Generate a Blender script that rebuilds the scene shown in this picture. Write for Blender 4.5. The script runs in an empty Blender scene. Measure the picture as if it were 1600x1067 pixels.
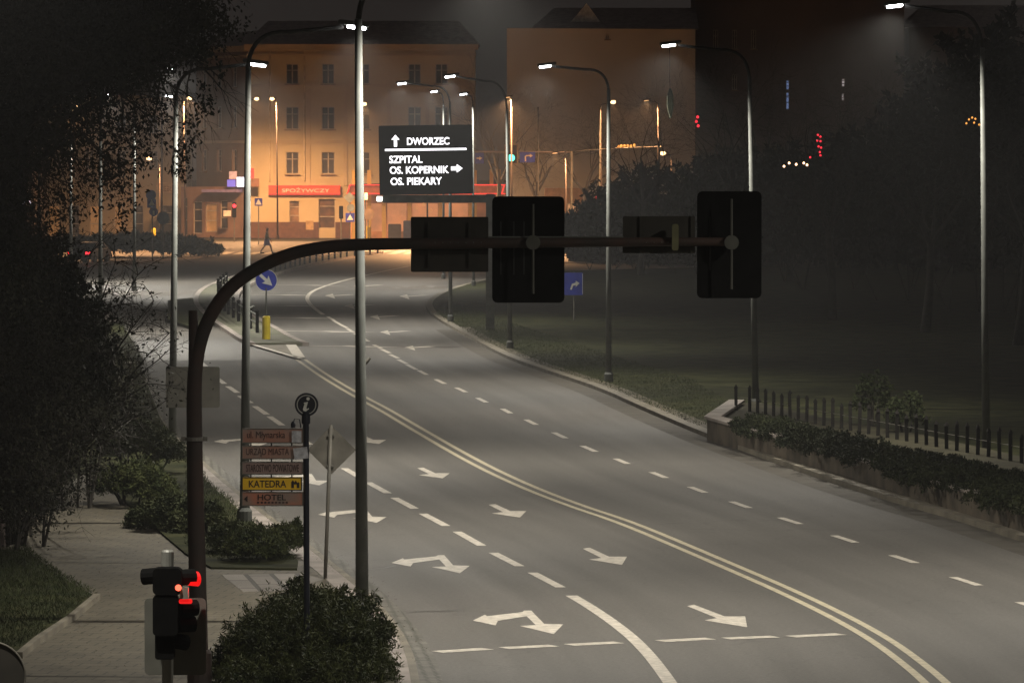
import bpy, math, random
import numpy as np
from mathutils import Vector, Matrix
from mathutils.geometry import tessellate_polygon
R = math.radians
random.seed(7)
SC = bpy.context.scene
C = SC.collection

# ------------------------------------------------------------------ camera
CAMZ, F, HZ = 7.4, 8500.0, 240.0
PITCH = math.atan((533.5 - HZ) / F)
cd = bpy.data.cameras.new('camera'); cam = bpy.data.objects.new('camera', cd); C.objects.link(cam)
cam.location = (0, 0, CAMZ); cam.rotation_euler = (R(90) - PITCH, 0, 0)
cd.sensor_width = 36; cd.lens = 36 * F / 1600; cd.clip_start = 0.5; cd.clip_end = 6000
SC.camera = cam

# ------------------------------------------------------------------ world (night sky, town glow)
w = bpy.data.worlds.new('World'); SC.world = w; w.use_nodes = True
bg = w.node_tree.nodes['Background']
bg.inputs[0].default_value = (1.0, 0.84, 0.76, 1); bg.inputs[1].default_value = 0.021
SC.view_settings.view_transform = 'Standard'; SC.view_settings.look = 'None'
SC.view_settings.exposure = 0.0; SC.view_settings.gamma = 1.0
SC.cycles.use_denoising = True
SC.cycles.volume_bounces = 0
SC.cycles.max_bounces = 6
SC.cycles.sample_clamp_indirect = 3.0
SC.cycles.volume_step_rate = 4

# light levels
WHITE = (1.0, 0.945, 0.83); P_WHITE = 6300.0
SODIUM = (1.0, 0.51, 0.22); P_SOD = 30000.0
HAZE = 0.00042

# ------------------------------------------------------------------ pixel -> world helpers (photo pixels, 1600 x 1067)
cp, sp = math.cos(PITCH), math.sin(PITCH)
def ray(x, y):
    u, v = (x - 800) / F, -(y - 533.5) / F
    return Vector((u, cp + v * sp, -sp + v * cp))
def G(x, y, z=0.0):
    d = ray(x, y); t = (z - CAMZ) / d.z
    return Vector((d.x * t, d.y * t, z))
def P(x, y, Y):
    d = ray(x, y); t = Y / d.y
    return Vector((d.x * t, Y, CAMZ + d.z * t))
def S(Y): return F / Y                       # pixels per metre at depth Y
def GP(pts, z=0.0): return [G(x, y, z) for x, y in pts]

# ------------------------------------------------------------------ materials
MATS = {}
def mat(name, col, rough=0.6, metal=0.0, var=0.25, scale=3.0, bump=0.0, col2=None, emit=None, estr=0, spec=0.5, coord='Object', detail=6):
    if name in MATS: return MATS[name]
    m = bpy.data.materials.new(name); m.use_nodes = True
    nt = m.node_tree; b = nt.nodes['Principled BSDF']
    b.inputs['Roughness'].default_value = rough; b.inputs['Metallic'].default_value = metal
    b.inputs['Specular IOR Level'].default_value = spec
    tc = nt.nodes.new('ShaderNodeTexCoord')
    n = nt.nodes.new('ShaderNodeTexNoise'); n.inputs['Scale'].default_value = scale; n.inputs['Detail'].default_value = detail
    nt.links.new(tc.outputs[coord], n.inputs['Vector'])
    r = nt.nodes.new('ShaderNodeValToRGB')
    c2 = col2 or tuple(c * (1 + var) for c in col); c1 = col if col2 else tuple(c * (1 - var) for c in col)
    r.color_ramp.elements[0].position = 0.33; r.color_ramp.elements[1].position = 0.67
    r.color_ramp.elements[0].color = (*c1, 1); r.color_ramp.elements[1].color = (*c2, 1)
    nt.links.new(n.outputs['Fac'], r.inputs['Fac']); nt.links.new(r.outputs['Color'], b.inputs['Base Color'])
    if bump:
        bp = nt.nodes.new('ShaderNodeBump'); bp.inputs['Strength'].default_value = bump; bp.inputs['Distance'].default_value = 0.05
        nt.links.new(n.outputs['Fac'], bp.inputs['Height']); nt.links.new(bp.outputs['Normal'], b.inputs['Normal'])
    if emit:
        b.inputs['Emission Color'].default_value = (*emit, 1); b.inputs['Emission Strength'].default_value = estr
        m.cycles.emission_sampling = 'NONE'
    MATS[name] = m
    return m

def asphalt(name, base, streak=True):
    m = bpy.data.materials.new(name); m.use_nodes = True
    nt = m.node_tree; N = nt.nodes; L = nt.links; b = N['Principled BSDF']
    b.inputs['Roughness'].default_value = 0.62; b.inputs['Specular IOR Level'].default_value = 0.35
    tc = N.new('ShaderNodeTexCoord'); geo = N.new('ShaderNodeNewGeometry')
    fine = N.new('ShaderNodeTexNoise'); fine.inputs['Scale'].default_value = 14; fine.inputs['Detail'].default_value = 8; fine.inputs['Roughness'].default_value = 0.7
    L.new(geo.outputs['Position'], fine.inputs['Vector'])
    big = N.new('ShaderNodeTexNoise'); big.inputs['Scale'].default_value = 0.12; big.inputs['Detail'].default_value = 4
    L.new(geo.outputs['Position'], big.inputs['Vector'])
    val = N.new('ShaderNodeMath'); val.operation = 'MULTIPLY_ADD'
    L.new(fine.outputs['Fac'], val.inputs[0]); val.inputs[1].default_value = 1.3; val.inputs[2].default_value = 0.35
    v2 = N.new('ShaderNodeMath'); v2.operation = 'MULTIPLY_ADD'
    L.new(big.outputs['Fac'], v2.inputs[0]); v2.inputs[1].default_value = 0.5; v2.inputs[2].default_value = 0.75
    mul = N.new('ShaderNodeMath'); mul.operation = 'MULTIPLY'; L.new(val.outputs[0], mul.inputs[0]); L.new(v2.outputs[0], mul.inputs[1])
    last = mul
    if streak:
        mp = N.new('ShaderNodeMapping'); mp.inputs['Scale'].default_value = (8, 0.3, 1)
        L.new(tc.outputs['UV'], mp.inputs['Vector'])
        st = N.new('ShaderNodeTexNoise'); st.inputs['Scale'].default_value = 1; st.inputs['Detail'].default_value = 6; st.inputs['Roughness'].default_value = 0.45
        L.new(mp.outputs[0], st.inputs['Vector'])
        s2 = N.new('ShaderNodeMath'); s2.operation = 'MULTIPLY_ADD'; L.new(st.outputs['Fac'], s2.inputs[0]); s2.inputs[1].default_value = 0.75; s2.inputs[2].default_value = 0.58
        m3 = N.new('ShaderNodeMath'); m3.operation = 'MULTIPLY'; L.new(last.outputs[0], m3.inputs[0]); L.new(s2.outputs[0], m3.inputs[1]); last = m3
        # wheel-polished and worn streaks
        rr = N.new('ShaderNodeMath'); rr.operation = 'MULTIPLY_ADD'; L.new(st.outputs['Fac'], rr.inputs[0]); rr.inputs[1].default_value = -0.15; rr.inputs[2].default_value = 0.8
        L.new(rr.outputs[0], b.inputs['Roughness'])
    # cracks / seams
    vo = N.new('ShaderNodeTexVoronoi'); vo.feature = 'DISTANCE_TO_EDGE'; vo.inputs['Scale'].default_value = 0.16; vo.inputs['Randomness'].default_value = 1
    wn = N.new('ShaderNodeTexNoise'); wn.inputs['Scale'].default_value = 0.8; wn.inputs['Detail'].default_value = 4
    L.new(geo.outputs['Position'], wn.inputs['Vector'])
    ad = N.new('ShaderNodeVectorMath'); ad.operation = 'MULTIPLY_ADD'; L.new(wn.outputs['Color'], ad.inputs[0]); ad.inputs[1].default_value = (3, 3, 0); L.new(geo.outputs['Position'], ad.inputs[2])
    L.new(ad.outputs[0], vo.inputs['Vector'])
    cr = N.new('ShaderNodeMapRange'); L.new(vo.outputs['Distance'], cr.inputs['Value']); cr.inputs['From Max'].default_value = 0.006; cr.inputs['To Min'].default_value = 0.78
    m4 = N.new('ShaderNodeMath'); m4.operation = 'MULTIPLY'; L.new(last.outputs[0], m4.inputs[0]); L.new(cr.outputs[0], m4.inputs[1])
    sc = N.new('ShaderNodeVectorMath'); sc.operation = 'SCALE'; sc.inputs[0].default_value = base; L.new(m4.outputs[0], sc.inputs['Scale'])
    L.new(sc.outputs[0], b.inputs['Base Color'])
    bp = N.new('ShaderNodeBump'); bp.inputs['Strength'].default_value = 0.3; bp.inputs['Distance'].default_value = 0.02
    L.new(fine.outputs['Fac'], bp.inputs['Height']); L.new(bp.outputs['Normal'], b.inputs['Normal'])
    return m

def pavers(name, c1, c2, cm, sx=0.5, sy=0.5, rot=0.0, mortar=0.02):
    m = bpy.data.materials.new(name); m.use_nodes = True
    nt = m.node_tree; N = nt.nodes; L = nt.links; b = N['Principled BSDF']; b.inputs['Roughness'].default_value = 0.8
    geo = N.new('ShaderNodeNewGeometry'); mp = N.new('ShaderNodeMapping'); mp.inputs['Rotation'].default_value = (0, 0, rot)
    L.new(geo.outputs['Position'], mp.inputs['Vector'])
    br = N.new('ShaderNodeTexBrick'); L.new(mp.outputs[0], br.inputs['Vector'])
    br.inputs['Scale'].default_value = 1; br.inputs['Brick Width'].default_value = sx; br.inputs['Row Height'].default_value = sy
    br.inputs['Mortar Size'].default_value = mortar; br.inputs['Mortar Smooth'].default_value = 0.3
    br.inputs['Color1'].default_value = (*c1, 1); br.inputs['Color2'].default_value = (*c2, 1); br.inputs['Mortar'].default_value = (*cm, 1)
    n = N.new('ShaderNodeTexNoise'); n.inputs['Scale'].default_value = 0.9; n.inputs['Detail'].default_value = 8; L.new(geo.outputs['Position'], n.inputs['Vector'])
    mr = N.new('ShaderNodeMapRange'); L.new(n.outputs['Fac'], mr.inputs['Value']); mr.inputs['To Min'].default_value = 0.55; mr.inputs['To Max'].default_value = 1.4
    sc = N.new('ShaderNodeVectorMath'); sc.operation = 'SCALE'; L.new(br.outputs['Color'], sc.inputs[0]); L.new(mr.outputs[0], sc.inputs['Scale'])
    L.new(sc.outputs[0], b.inputs['Base Color'])
    bp = N.new('ShaderNodeBump'); bp.inputs['Strength'].default_value = 0.4; bp.inputs['Distance'].default_value = 0.02
    L.new(br.outputs['Fac'], bp.inputs['Height']); bp.invert = True; L.new(bp.outputs['Normal'], b.inputs['Normal'])
    return m

M_ROAD = asphalt('asphalt', (0.105, 0.098, 0.088))
M_ROAD0 = asphalt('asphalt_junction', (0.10, 0.092, 0.082), False)
M_PAINT = mat('road_paint', (0.34, 0.305, 0.26), 0.6, scale=7, detail=12, col2=(0.60, 0.55, 0.47))
M_PAINTY = mat('road_paint_old', (0.34, 0.30, 0.21), 0.6, scale=6, detail=12, col2=(0.52, 0.46, 0.33))
M_GRASS = mat('grass', (0.012, 0.016, 0.006), 0.95, scale=1.1, col2=(0.046, 0.046, 0.020), bump=0.9, spec=0.1, detail=10)
M_SOIL = mat('soil', (0.035, 0.032, 0.022), 0.95, scale=0.7, col2=(0.06, 0.055, 0.035), bump=0.8, spec=0.1)
M_KERB = mat('kerb', (0.15, 0.132, 0.10), 0.8, var=0.3, scale=1.4, bump=0.2)
M_KERBW = mat('kerb_pale', (0.25, 0.215, 0.19), 0.8, var=0.3, scale=1.1, bump=0.2)
M_GUT = pavers('gutter_setts', (0.16, 0.15, 0.13), (0.10, 0.095, 0.08), (0.03, 0.028, 0.02), 0.18, 0.18, 0.4, 0.02)
M_WALK = pavers('paving', (0.105, 0.090, 0.062), (0.082, 0.071, 0.050), (0.035, 0.030, 0.022), 0.4, 0.4, 0.12, 0.016)
M_COBB = pavers('cobble_path', (0.19, 0.17, 0.15), (0.14, 0.125, 0.11), (0.05, 0.045, 0.04), 1.8, 0.45, 1.45, 0.05)
M_GALV = mat('galvanised', (0.08, 0.084, 0.075), 0.75, 0.0, var=0.25, scale=2.2)
M_ARM = mat('arm_steel', (0.035, 0.033, 0.03), 0.8, var=.3, scale=3, spec=.2)
M_GALVD = mat('weathered_steel', (0.16, 0.15, 0.13), 0.6, 0.3, var=0.3, scale=3)
M_RUST = mat('rusty_paint', (0.042, 0.019, 0.012), 0.75, 0.0, scale=2.5, col2=(0.020, 0.015, 0.012), detail=9)
M_BLACK = mat('black_plastic', (0.005, 0.005, 0.005), 0.9, spec=.05)
M_BOARD = mat('backboard_black', (0.005, 0.005, 0.005), 0.85, var=0.4, spec=.08)
M_BACK = mat('sign_back', (0.13, 0.12, 0.10), 0.6, 0.2, var=0.25, scale=4)
M_BACKD = mat('sign_back_dark', (0.022, 0.019, 0.014), 0.8, 0.0, var=0.25, scale=4)
M_NAVY = mat('navy_enamel', (0.010, 0.012, 0.022), 0.4)
M_WHITE = mat('white_film', (0.75, 0.75, 0.72), 0.5, var=0.1)
M_BLUE = mat('blue_film', (0.03, 0.05, 0.42), 0.4, var=0.15)
M_YEL = mat('yellow_plastic', (0.72, 0.55, 0.03), 0.45, var=0.15)
M_ORNG = mat('orange_frame', (0.6, 0.35, 0.16), 0.5)
M_LED = mat('led_lamp', (0.8, 0.8, 0.8), emit=(0.95, 0.98, 1.0), estr=30)
M_SOD = mat('sodium_lamp', (0.8, 0.6, 0.4), emit=(1.0, 0.60, 0.28), estr=4.5)
M_SODD = mat('sodium_lamp_dim', (0.8, 0.6, 0.4), emit=(1.0, 0.5, 0.2), estr=1.3)
M_TXT = mat('led_text', (0.8, 0.8, 0.8), emit=(1.0, 0.97, 1.0), estr=2.4)
M_RED = mat('red_lamp', (0.3, 0.0, 0.0), emit=(1.0, 0.02, 0.03), estr=6)
M_REDW = mat('red_lamp_core', (0.3, 0.0, 0.0), emit=(1.0, 0.12, 0.06), estr=2.6)
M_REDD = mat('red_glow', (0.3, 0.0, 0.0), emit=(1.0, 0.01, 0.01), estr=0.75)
M_GREEN = mat('green_lamp', (0.0, 0.3, 0.2), emit=(0.08, 1.0, 0.62), estr=4)
M_NEON = mat('red_neon', (0.3, 0.0, 0.0), emit=(1.0, 0.035, 0.03), estr=1.6)
M_GLASS = mat('dark_glass', (0.02, 0.02, 0.022), 0.12, var=0.3, scale=0.8)

# ------------------------------------------------------------------ mesh helpers
class MB:
    def __init__(s): s.v = []; s.f = []; s.uv = None
    def add(s, vs, fs):
        o = len(s.v); s.v += [tuple(v) for v in vs]; s.f += [tuple(i + o for i in f) for f in fs]; return s
    def box(s, c, d, rz=0.0, rx=0.0, ry=0.0, bev=0.0):
        hx, hy, hz = d[0] / 2, d[1] / 2, d[2] / 2
        if bev:
            b = min(bev, hx * .9, hz * .9); pr = []
            for (sx, sz) in ((1, 1), (-1, 1), (-1, -1), (1, -1)):
                for k in range(4):
                    a = {(1, 1): 0, (-1, 1): 90, (-1, -1): 180, (1, -1): 270}[(sx, sz)] + k * 30
                    pr.append((sx * (hx - b) + b * math.cos(R(a)), sz * (hz - b) + b * math.sin(R(a))))
            n = len(pr); vs = [(x, -hy, z) for x, z in pr] + [(x, hy, z) for x, z in pr]
            fs = [tuple(range(n)), tuple(range(2 * n - 1, n - 1, -1))] + [(i, i + n, (i + 1) % n + n, (i + 1) % n) for i in range(n)]
        else:
            vs = [(x, y, z) for z in (-hz, hz) for y in (-hy, hy) for x in (-hx, hx)]
            fs = [(0, 2, 3, 1), (4, 5, 7, 6), (0, 1, 5, 4), (2, 6, 7, 3), (0, 4, 6, 2), (1, 3, 7, 5)]
        m = Matrix.Rotation(rz, 3, 'Z') @ Matrix.Rotation(rx, 3, 'X') @ Matrix.Rotation(ry, 3, 'Y')
        return s.add([m @ Vector(v) + Vector(c) for v in vs], fs)
    def tube(s, pts, rad, n=10, cap=True):
        pts = [Vector(p) for p in pts]
        if not isinstance(rad, (list, tuple)): rad = [rad] * len(pts)
        rings = []; ref = None
        for i, p in enumerate(pts):
            t = (pts[min(i + 1, len(pts) - 1)] - pts[max(i - 1, 0)]).normalized()
            if ref is None: ref = Vector((1, 0, 0)) if abs(t.x) < .9 else Vector((0, 1, 0))
            a = (ref - t * ref.dot(t)).normalized(); b = t.cross(a); ref = a
            rings.append([p + (a * math.cos(2 * math.pi * k / n) + b * math.sin(2 * math.pi * k / n)) * rad[i] for k in range(n)])
        vs = [v for r in rings for v in r]; fs = []
        for i in range(len(pts) - 1):
            for k in range(n): fs.append((i * n + k, i * n + (k + 1) % n, (i + 1) * n + (k + 1) % n, (i + 1) * n + k))
        if cap: fs.append(tuple(range(n - 1, -1, -1))); fs.append(tuple(range((len(pts) - 1) * n, len(pts) * n)))
        return s.add(vs, fs)
    def lathe(s, c, prof, n=16, axis='Z'):          # prof: (radius, height)
        vs = []; fs = []
        for r, h in prof:
            for k in range(n):
                a = 2 * math.pi * k / n; q = (r * math.cos(a), r * math.sin(a), h)
                if axis == 'Y': q = (q[0], q[2], q[1])
                if axis == 'X': q = (q[2], q[0], q[1])
                vs.append(Vector(q) + Vector(c))
        for i in range(len(prof) - 1):
            for k in range(n): fs.append((i * n + k, i * n + (k + 1) % n, (i + 1) * n + (k + 1) % n, (i + 1) * n + k))
        fs.append(tuple(range(n))); fs.append(tuple(range((len(prof) - 1) * n, len(prof) * n)))
        return s.add(vs, fs)
    def slab(s, pts, z0, z1):                        # horizontal polygon with side walls
        p = [Vector((q[0], q[1], z1)) for q in pts]; n = len(p)
        tr = tessellate_polygon([p])
        vs = p + [Vector((q.x, q.y, z0)) for q in p]
        fs = []
        for t in tr:
            a, b, c = (vs[i] for i in t)
            fs.append(t if (b - a).cross(c - a).z > 0 else t[::-1])
        if z0 < z1: fs += [(i, (i + 1) % n, (i + 1) % n + n, i + n) for i in range(n)]
        return s.add(vs, fs)
    def plate(s, pts, c, y0, y1, rz=0.0, ry=0.0):    # polygon in XZ extruded along Y
        p3 = [Vector((q[0], q[1], 0)) for q in pts]; n = len(pts)
        tr = tessellate_polygon([p3]); m = Matrix.Rotation(rz, 3, 'Z') @ Matrix.Rotation(ry, 3, 'Y')
        vs = [m @ Vector((q[0], y0, q[1])) + Vector(c) for q in pts] + [m @ Vector((q[0], y1, q[1])) + Vector(c) for q in pts]
        fs = [tuple(t) for t in tr] + [tuple(i + n for i in t) for t in tr] + [(i, (i + 1) % n, (i + 1) % n + n, i + n) for i in range(n)]
        return s.add(vs, fs)
    def ribbon(s, line, a, b, z0, z1):               # strip of a polyline between two offsets
        line = [Vector((p[0], p[1], 0)) for p in line]; L = []; Rr = []
        for i, p in enumerate(line):
            t = (line[min(i + 1, len(line) - 1)] - line[max(i - 1, 0)]).normalized(); nrm = Vector((t.y, -t.x, 0))
            L.append(p + nrm * a); Rr.append(p + nrm * b)
        vs = []; fs = []; n = len(line)
        for i in range(n): vs += [(L[i].x, L[i].y, z1), (Rr[i].x, Rr[i].y, z1), (Rr[i].x, Rr[i].y, z0), (L[i].x, L[i].y, z0)]
        for i in range(n - 1):
            o = i * 4; q = o + 4
            fs.append((o, o + 1, q + 1, q))
            if z0 < z1: fs += [(o + 1, o + 2, q + 2, q + 1), (o + 3, o, q, q + 3)]
        if z0 < z1: fs += [(0, 3, 2, 1), (n * 4 - 4, n * 4 - 3, n * 4 - 2, n * 4 - 1)]
        return s.add(vs, fs)

def origin(o):
    v = Vector((0, 0, 0))
    while o: v += o.location; o = o.parent
    return v
def tag(o, label=None, cat=None, group=None, kind=None):
    if label: o['label'] = label
    if cat: o['category'] = cat
    if group: o['group'] = group
    if kind: o['kind'] = kind
    return o
def obj(name, mb, m, parent=None, loc=None, local=False, smooth=False, label=None, cat=None, group=None, kind=None):
    me = bpy.data.meshes.new(name)
    off = Vector(loc) if loc is not None else (origin(parent) if parent and not local else Vector((0, 0, 0)))
    vs = mb.v if off.length == 0 else [(v[0] - off.x, v[1] - off.y, v[2] - off.z) for v in mb.v]
    me.from_pydata(vs, [], mb.f); me.update()
    if smooth:
        me.polygons.foreach_set('use_smooth', [True] * len(me.polygons))
    me.materials.append(m)
    o = bpy.data.objects.new(name, me); C.objects.link(o)
    if loc is not None: o.location = loc
    if parent: o.parent = parent
    tag(o, label, cat, group, kind)
    return o
def thing(name, label, cat, loc, rz=0.0, group=None):
    o = bpy.data.objects.new(name, None); C.objects.link(o); o.location = loc; o.rotation_euler = (0, 0, rz)
    o.empty_display_size = 0.3
    return tag(o, label, cat, group)
def struct(name, mb, m, label=None): return obj(name, mb, m, kind='structure', label=label)

def text(body, c, w_, h_, m, parent, ry=0.0, bold=0.0, name='lettering', depth=0.008, rz=0.0, local=False, slant=0.0):
    cu = bpy.data.curves.new('t', 'FONT'); cu.body = body; cu.size = 1; cu.offset = bold; cu.extrude = 0; cu.shear = slant
    ob = bpy.data.objects.new('t', cu); C.objects.link(ob); bpy.context.view_layer.update()
    me0 = bpy.data.meshes.new_from_object(ob.evaluated_get(bpy.context.evaluated_depsgraph_get()))
    bpy.data.objects.remove(ob)
    co = [v.co.copy() for v in me0.vertices]; fs = [tuple(p.vertices) for p in me0.polygons]
    bpy.data.meshes.remove(me0)
    x0, x1 = min(v.x for v in co), max(v.x for v in co); y0, y1 = min(v.y for v in co), max(v.y for v in co)
    mm = Matrix.Rotation(rz, 3, 'Z') @ Matrix.Rotation(ry, 3, 'Y')
    mb = MB(); mb.add([mm @ Vector(((v.x - (x0 + x1) / 2) / (x1 - x0) * w_, 0, (v.y - (y0 + y1) / 2) / (y1 - y0) * h_)) + Vector(c) for v in co], fs)
    return obj(name, mb, m, parent, local=local)

NEAR = 1
def lamp_light(loc, power, col, parent, size=0.12, spot=R(150), blend=0.5, aim=(0, 0, -1)):
    ld = bpy.data.lights.new('lamp_light', 'SPOT'); ld.energy = power; ld.color = col; ld.spot_size = spot; ld.spot_blend = blend
    ld.shadow_soft_size = size
    o = bpy.data.objects.new('lamp_light', ld); C.objects.link(o); o.parent = parent
    o.location = Vector(loc) - origin(parent); o.rotation_euler = Vector(aim).to_track_quat('-Z', 'Y').to_euler()
    return o

def bez(p0, p1, p2, n=8):
    return [p0 * (1 - t) ** 2 + p1 * 2 * t * (1 - t) + p2 * t * t for t in [i / n for i in range(n + 1)]]

# ================================================================== GROUND
struct('ground', MB().slab([(-900, -30, 0), (900, -30, 0), (900, 1500, 0), (-900, 1500, 0)], -0.06, -0.06), M_SOIL)
struct('junction_road', MB().slab(GP([(1750, 1200), (300, 1200), (-60, 500), (-500, 410), (-500, 377), (1500, 377), (1500, 405), (1750, 430)]), 0.0, 0.0), M_ROAD0)

LKERB = [(716, 1200), (700, 1120), (690, 1067), (680, 1030), (655, 988), (608, 935), (566, 902), (515, 863), (462, 826), (397, 776), (352, 739), (312, 704), (268, 660), (245, 610), (225, 560), (195, 500), (150, 462), (80, 442), (-60, 432)]
CENTRE = [(1600, 1215), (1540, 1140), (1462, 1067), (1437, 1045), (1387, 1007), (1337, 977), (1270, 943), (1200, 911), (1100, 868), (980, 817), (900, 791), (820, 760), (740, 722), (640, 664), (602, 641), (556, 617), (510, 590), (470, 562)]
RKERB = [(2300, 1110), (1900, 950), (1750, 897), (1600, 848), (1500, 815), (1400, 787), (1300, 755), (1200, 720), (1100, 683), (1000, 640), (940, 612), (860, 585), (800, 565), (760, 545), (720, 522), (690, 505), (672, 492), (664, 480), (669, 470), (690, 458), (720, 448), (760, 438), (820, 430), (900, 425), (1100, 420)]
def resample(line, n):
    line = [Vector(p) for p in line]; d = [0]
    for a, b in zip(line, line[1:]): d.append(d[-1] + (b - a).length)
    out = []
    for i in range(n):
        t = d[-1] * i / (n - 1); k = 0
        while k < len(d) - 2 and d[k + 1] < t: k += 1
        out.append(line[k].lerp(line[k + 1], (t - d[k]) / max(1e-6, d[k + 1] - d[k])))
    return out
def smooth(line, it=2):
    for _ in range(it):
        o = [line[0]]
        for a, b in zip(line, line[1:]): o += [a.lerp(b, .25), a.lerp(b, .75)]
        line = o + [line[-1]]
    return line
wc = smooth(GP(CENTRE)); wl = smooth(GP(LKERB)); wr = smooth(GP(RKERB))
def carriageway(name, A, B, label):
    n = 90; a = resample(A, n); b = resample(B, n); mb = MB(); vs = []; fs = []; m = 9; uv = []
    for i in range(n):
        for j in range(m):
            q = a[i].lerp(b[i], j / (m - 1)); vs.append((q.x, q.y, 0.005)); uv.append((j / (m - 1), i * 0.25))
    for i in range(n - 1):
        for j in range(m - 1): fs.append((i * m + j, i * m + j + 1, (i + 1) * m + j + 1, (i + 1) * m + j))
    mb.add(vs, fs); o = struct(name, mb, M_ROAD, label)
    ul = o.data.uv_layers.new(name='UVMap')
    for l in o.data.loops: ul.data[l.index].uv = uv[l.vertex_index]
    return o
# left carriageway: left kerb -> centre line; right: centre line -> right kerb
iL = [p for p in wl if p.y < G(0, 560).y]; iR = [p for p in wr if p.y < G(0, 470).y and p.y < 260]
carriageway('road', iL, wc, 'asphalt lanes coming towards the camera, left of the double line')
wc2 = wc + smooth(GP([(470, 562), (455, 540), (430, 522), (405, 505), (385, 488), (380, 470), (395, 455)]), 1)[1:]
carriageway('road', wc2, [p for p in wr if p.y < 300][:len(wr)], 'asphalt lanes leading away to the junction, right of the double line')

# ---- painted lines
def line_px(pts, width, z=0.011, sm=1): return MB().ribbon(smooth(GP(pts), sm) if sm else GP(pts), -width / 2, width / 2, z, z)
mb = MB(); mb.ribbon(wc, -0.215, -0.085, 0.011, 0.011); mb.ribbon(wc, 0.085, 0.215, 0.011, 0.011)
struct('double_centre_line', mb, M_PAINTY)
mb = MB()
for a, b in [((832, 895), (876, 918)), ((771, 864), (812, 885)), ((714, 831), (753, 853)), ((661, 803), (697, 822)), ((616, 778), (648, 795)), ((575, 754), (606, 771)), ((538, 732), (562, 746)), ((500, 706), (522, 721)), ((462, 680), (484, 695)), ((421, 651), (441, 665)), ((398, 635), (417, 648)), ((375, 619), (392, 630)), ((356, 604), (371, 614)), ((340, 592), (351, 600)), ((325, 578), (336, 586)), ((312, 565), (322, 573))]:
    mb.ribbon(GP([a, b]), -0.09, 0.09, 0.011, 0.011)
mb.ribbon(smooth(GP([(893, 931), (925, 950), (960, 974), (990, 998), (1015, 1024), (1035, 1050), (1047, 1067), (1075, 1110), (1095, 1160)])), -0.1, 0.1, 0.011, 0.011)
struct('lane_line', mb, M_PAINT)
mb = MB()
for a, b in [((1592, 941), (1640, 957)), ((1489, 902), (1530, 915)), ((1394, 868), (1431, 880)), ((1303, 837), (1337, 848)), ((1219, 809), (1250, 819)), ((1143, 784), (1171, 794)), ((1078, 761), (1102, 770)), ((1018, 738), (1041, 747)), ((962, 717), (981, 725)), ((910, 697), (931, 706)), ((865, 676), (884, 685)), ((822, 656), (838, 664)), ((785, 639), (798, 646)), ((746, 622), (760, 629)), ((713, 606), (728, 613)), ((681, 593), (695, 600)), ((654, 579), (667, 586)), ((636, 570), (651, 578)), ((622, 562), (636, 569)), ((609, 554), (622, 560)), ((596, 546), (609, 552)), ((584, 539), (596, 545)), ((566, 528), (576, 534)), ((554, 521), (564, 527)), ((543, 514), (553, 520)), ((531, 507), (543, 513)), ((521, 501), (531, 507)), ((512, 495), (522, 501))]:
    mb.ribbon(GP([a, b]), -0.08, 0.08, 0.011, 0.011)
mb.ribbon(smooth(GP([(505, 492), (492, 483), (483, 474), (479, 466), (484, 458), (495, 452), (520, 443), (560, 433), (600, 424), (640, 416)])), -0.1, 0.1, 0.011, 0.011)
struct('lane_line', mb, M_PAINT, label='short dashes and curve dividing the lanes that lead away')
mb = MB()
for a, b in [((683, 1019), (762, 1014)), ((787, 1013), (865, 1009)), ((889, 1008), (967, 1004)), ((1031, 1002), (1110, 998)), ((1134, 998), (1211, 995)), ((1235, 995), (1314, 991))]:
    mb.ribbon(GP([a, b]), -0.17, 0.17, 0.011, 0.011)
struct('stop_line', mb, M_PAINT)

def zoom(pts, x0, y0, k): return [(x0 + a / k, y0 + b / k) for a, b in pts]
COMBO = zoom([(390, 825), (437, 802), (445, 808), (583, 792), (590, 786), (618, 786), (668, 838), (742, 840), (705, 878), (573, 846), (636, 843), (600, 808), (487, 826), (478, 844)], 580, 640, 2.498)
STRA = zoom([(818, 542), (845, 538), (920, 573), (990, 573), (970, 605), (842, 584), (890, 578)], 580, 640, 2.498)
def arrow(mb, tmpl, anchor, k=0, z=0.011, rot=0.0, s=1.0):
    pts = GP(tmpl); c = sum(pts, Vector()) / len(pts)
    # the template's own anchor is its pixel centre
    q = G(*anchor); m = Matrix.Rotation(rot, 3, 'Z')
    mb.slab([m @ ((p - c) * s) + q for p in pts], z, z)
cc = lambda t: (sum(p[0] for p in t) / len(t), sum(p[1] for p in t) / len(t))
mb = MB()
for a in [(810, 969), (674, 879), (552, 804), (468, 748), (378, 690)]: arrow(mb, COMBO, a)
struct('turn_arrow', mb, M_PAINT)
mb = MB()
for a, r in [((1120, 962), 0.04), ((942, 869), 0), ((789, 798), 0), (( 673, 739), 0), ((577, 687), 0)]: arrow(mb, STRA, a, rot=r)
struct('ahead_arrow', mb, M_PAINT)
mb = MB()
FLIP = [(1620 - x, y) for x, y in COMBO]
for a in [(521, 541), (490, 518), (452, 497), (432, 478), (425, 461), (468, 446)]: arrow(mb, STRA, a, rot=1.0, s=1.35)
for a in [(616, 519), (655, 543), (530, 462), (646, 463), (560, 478), (600, 495), (575, 447)]:
    x, y = a; mb.ribbon(GP([(x - 18, y + 1), (x + 20, y - 1.5)]), -0.2, 0.2, 0.011, 0.011)
    mb.slab(GP([(x - 22, y), (x - 10, y - 2.5), (x - 6, y + 5)]), 0.011, 0.011)
struct('far_arrow', mb, M_PAINT)
mb = MB()
for i in range(9): mb.slab(GP([(500 + i * 26, 399 - i * .4), (514 + i * 26, 399 - i * .4), (534 + i * 26, 393 - i * .4), (520 + i * 26, 393 - i * .4)]), 0.011, 0.011)
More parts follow.
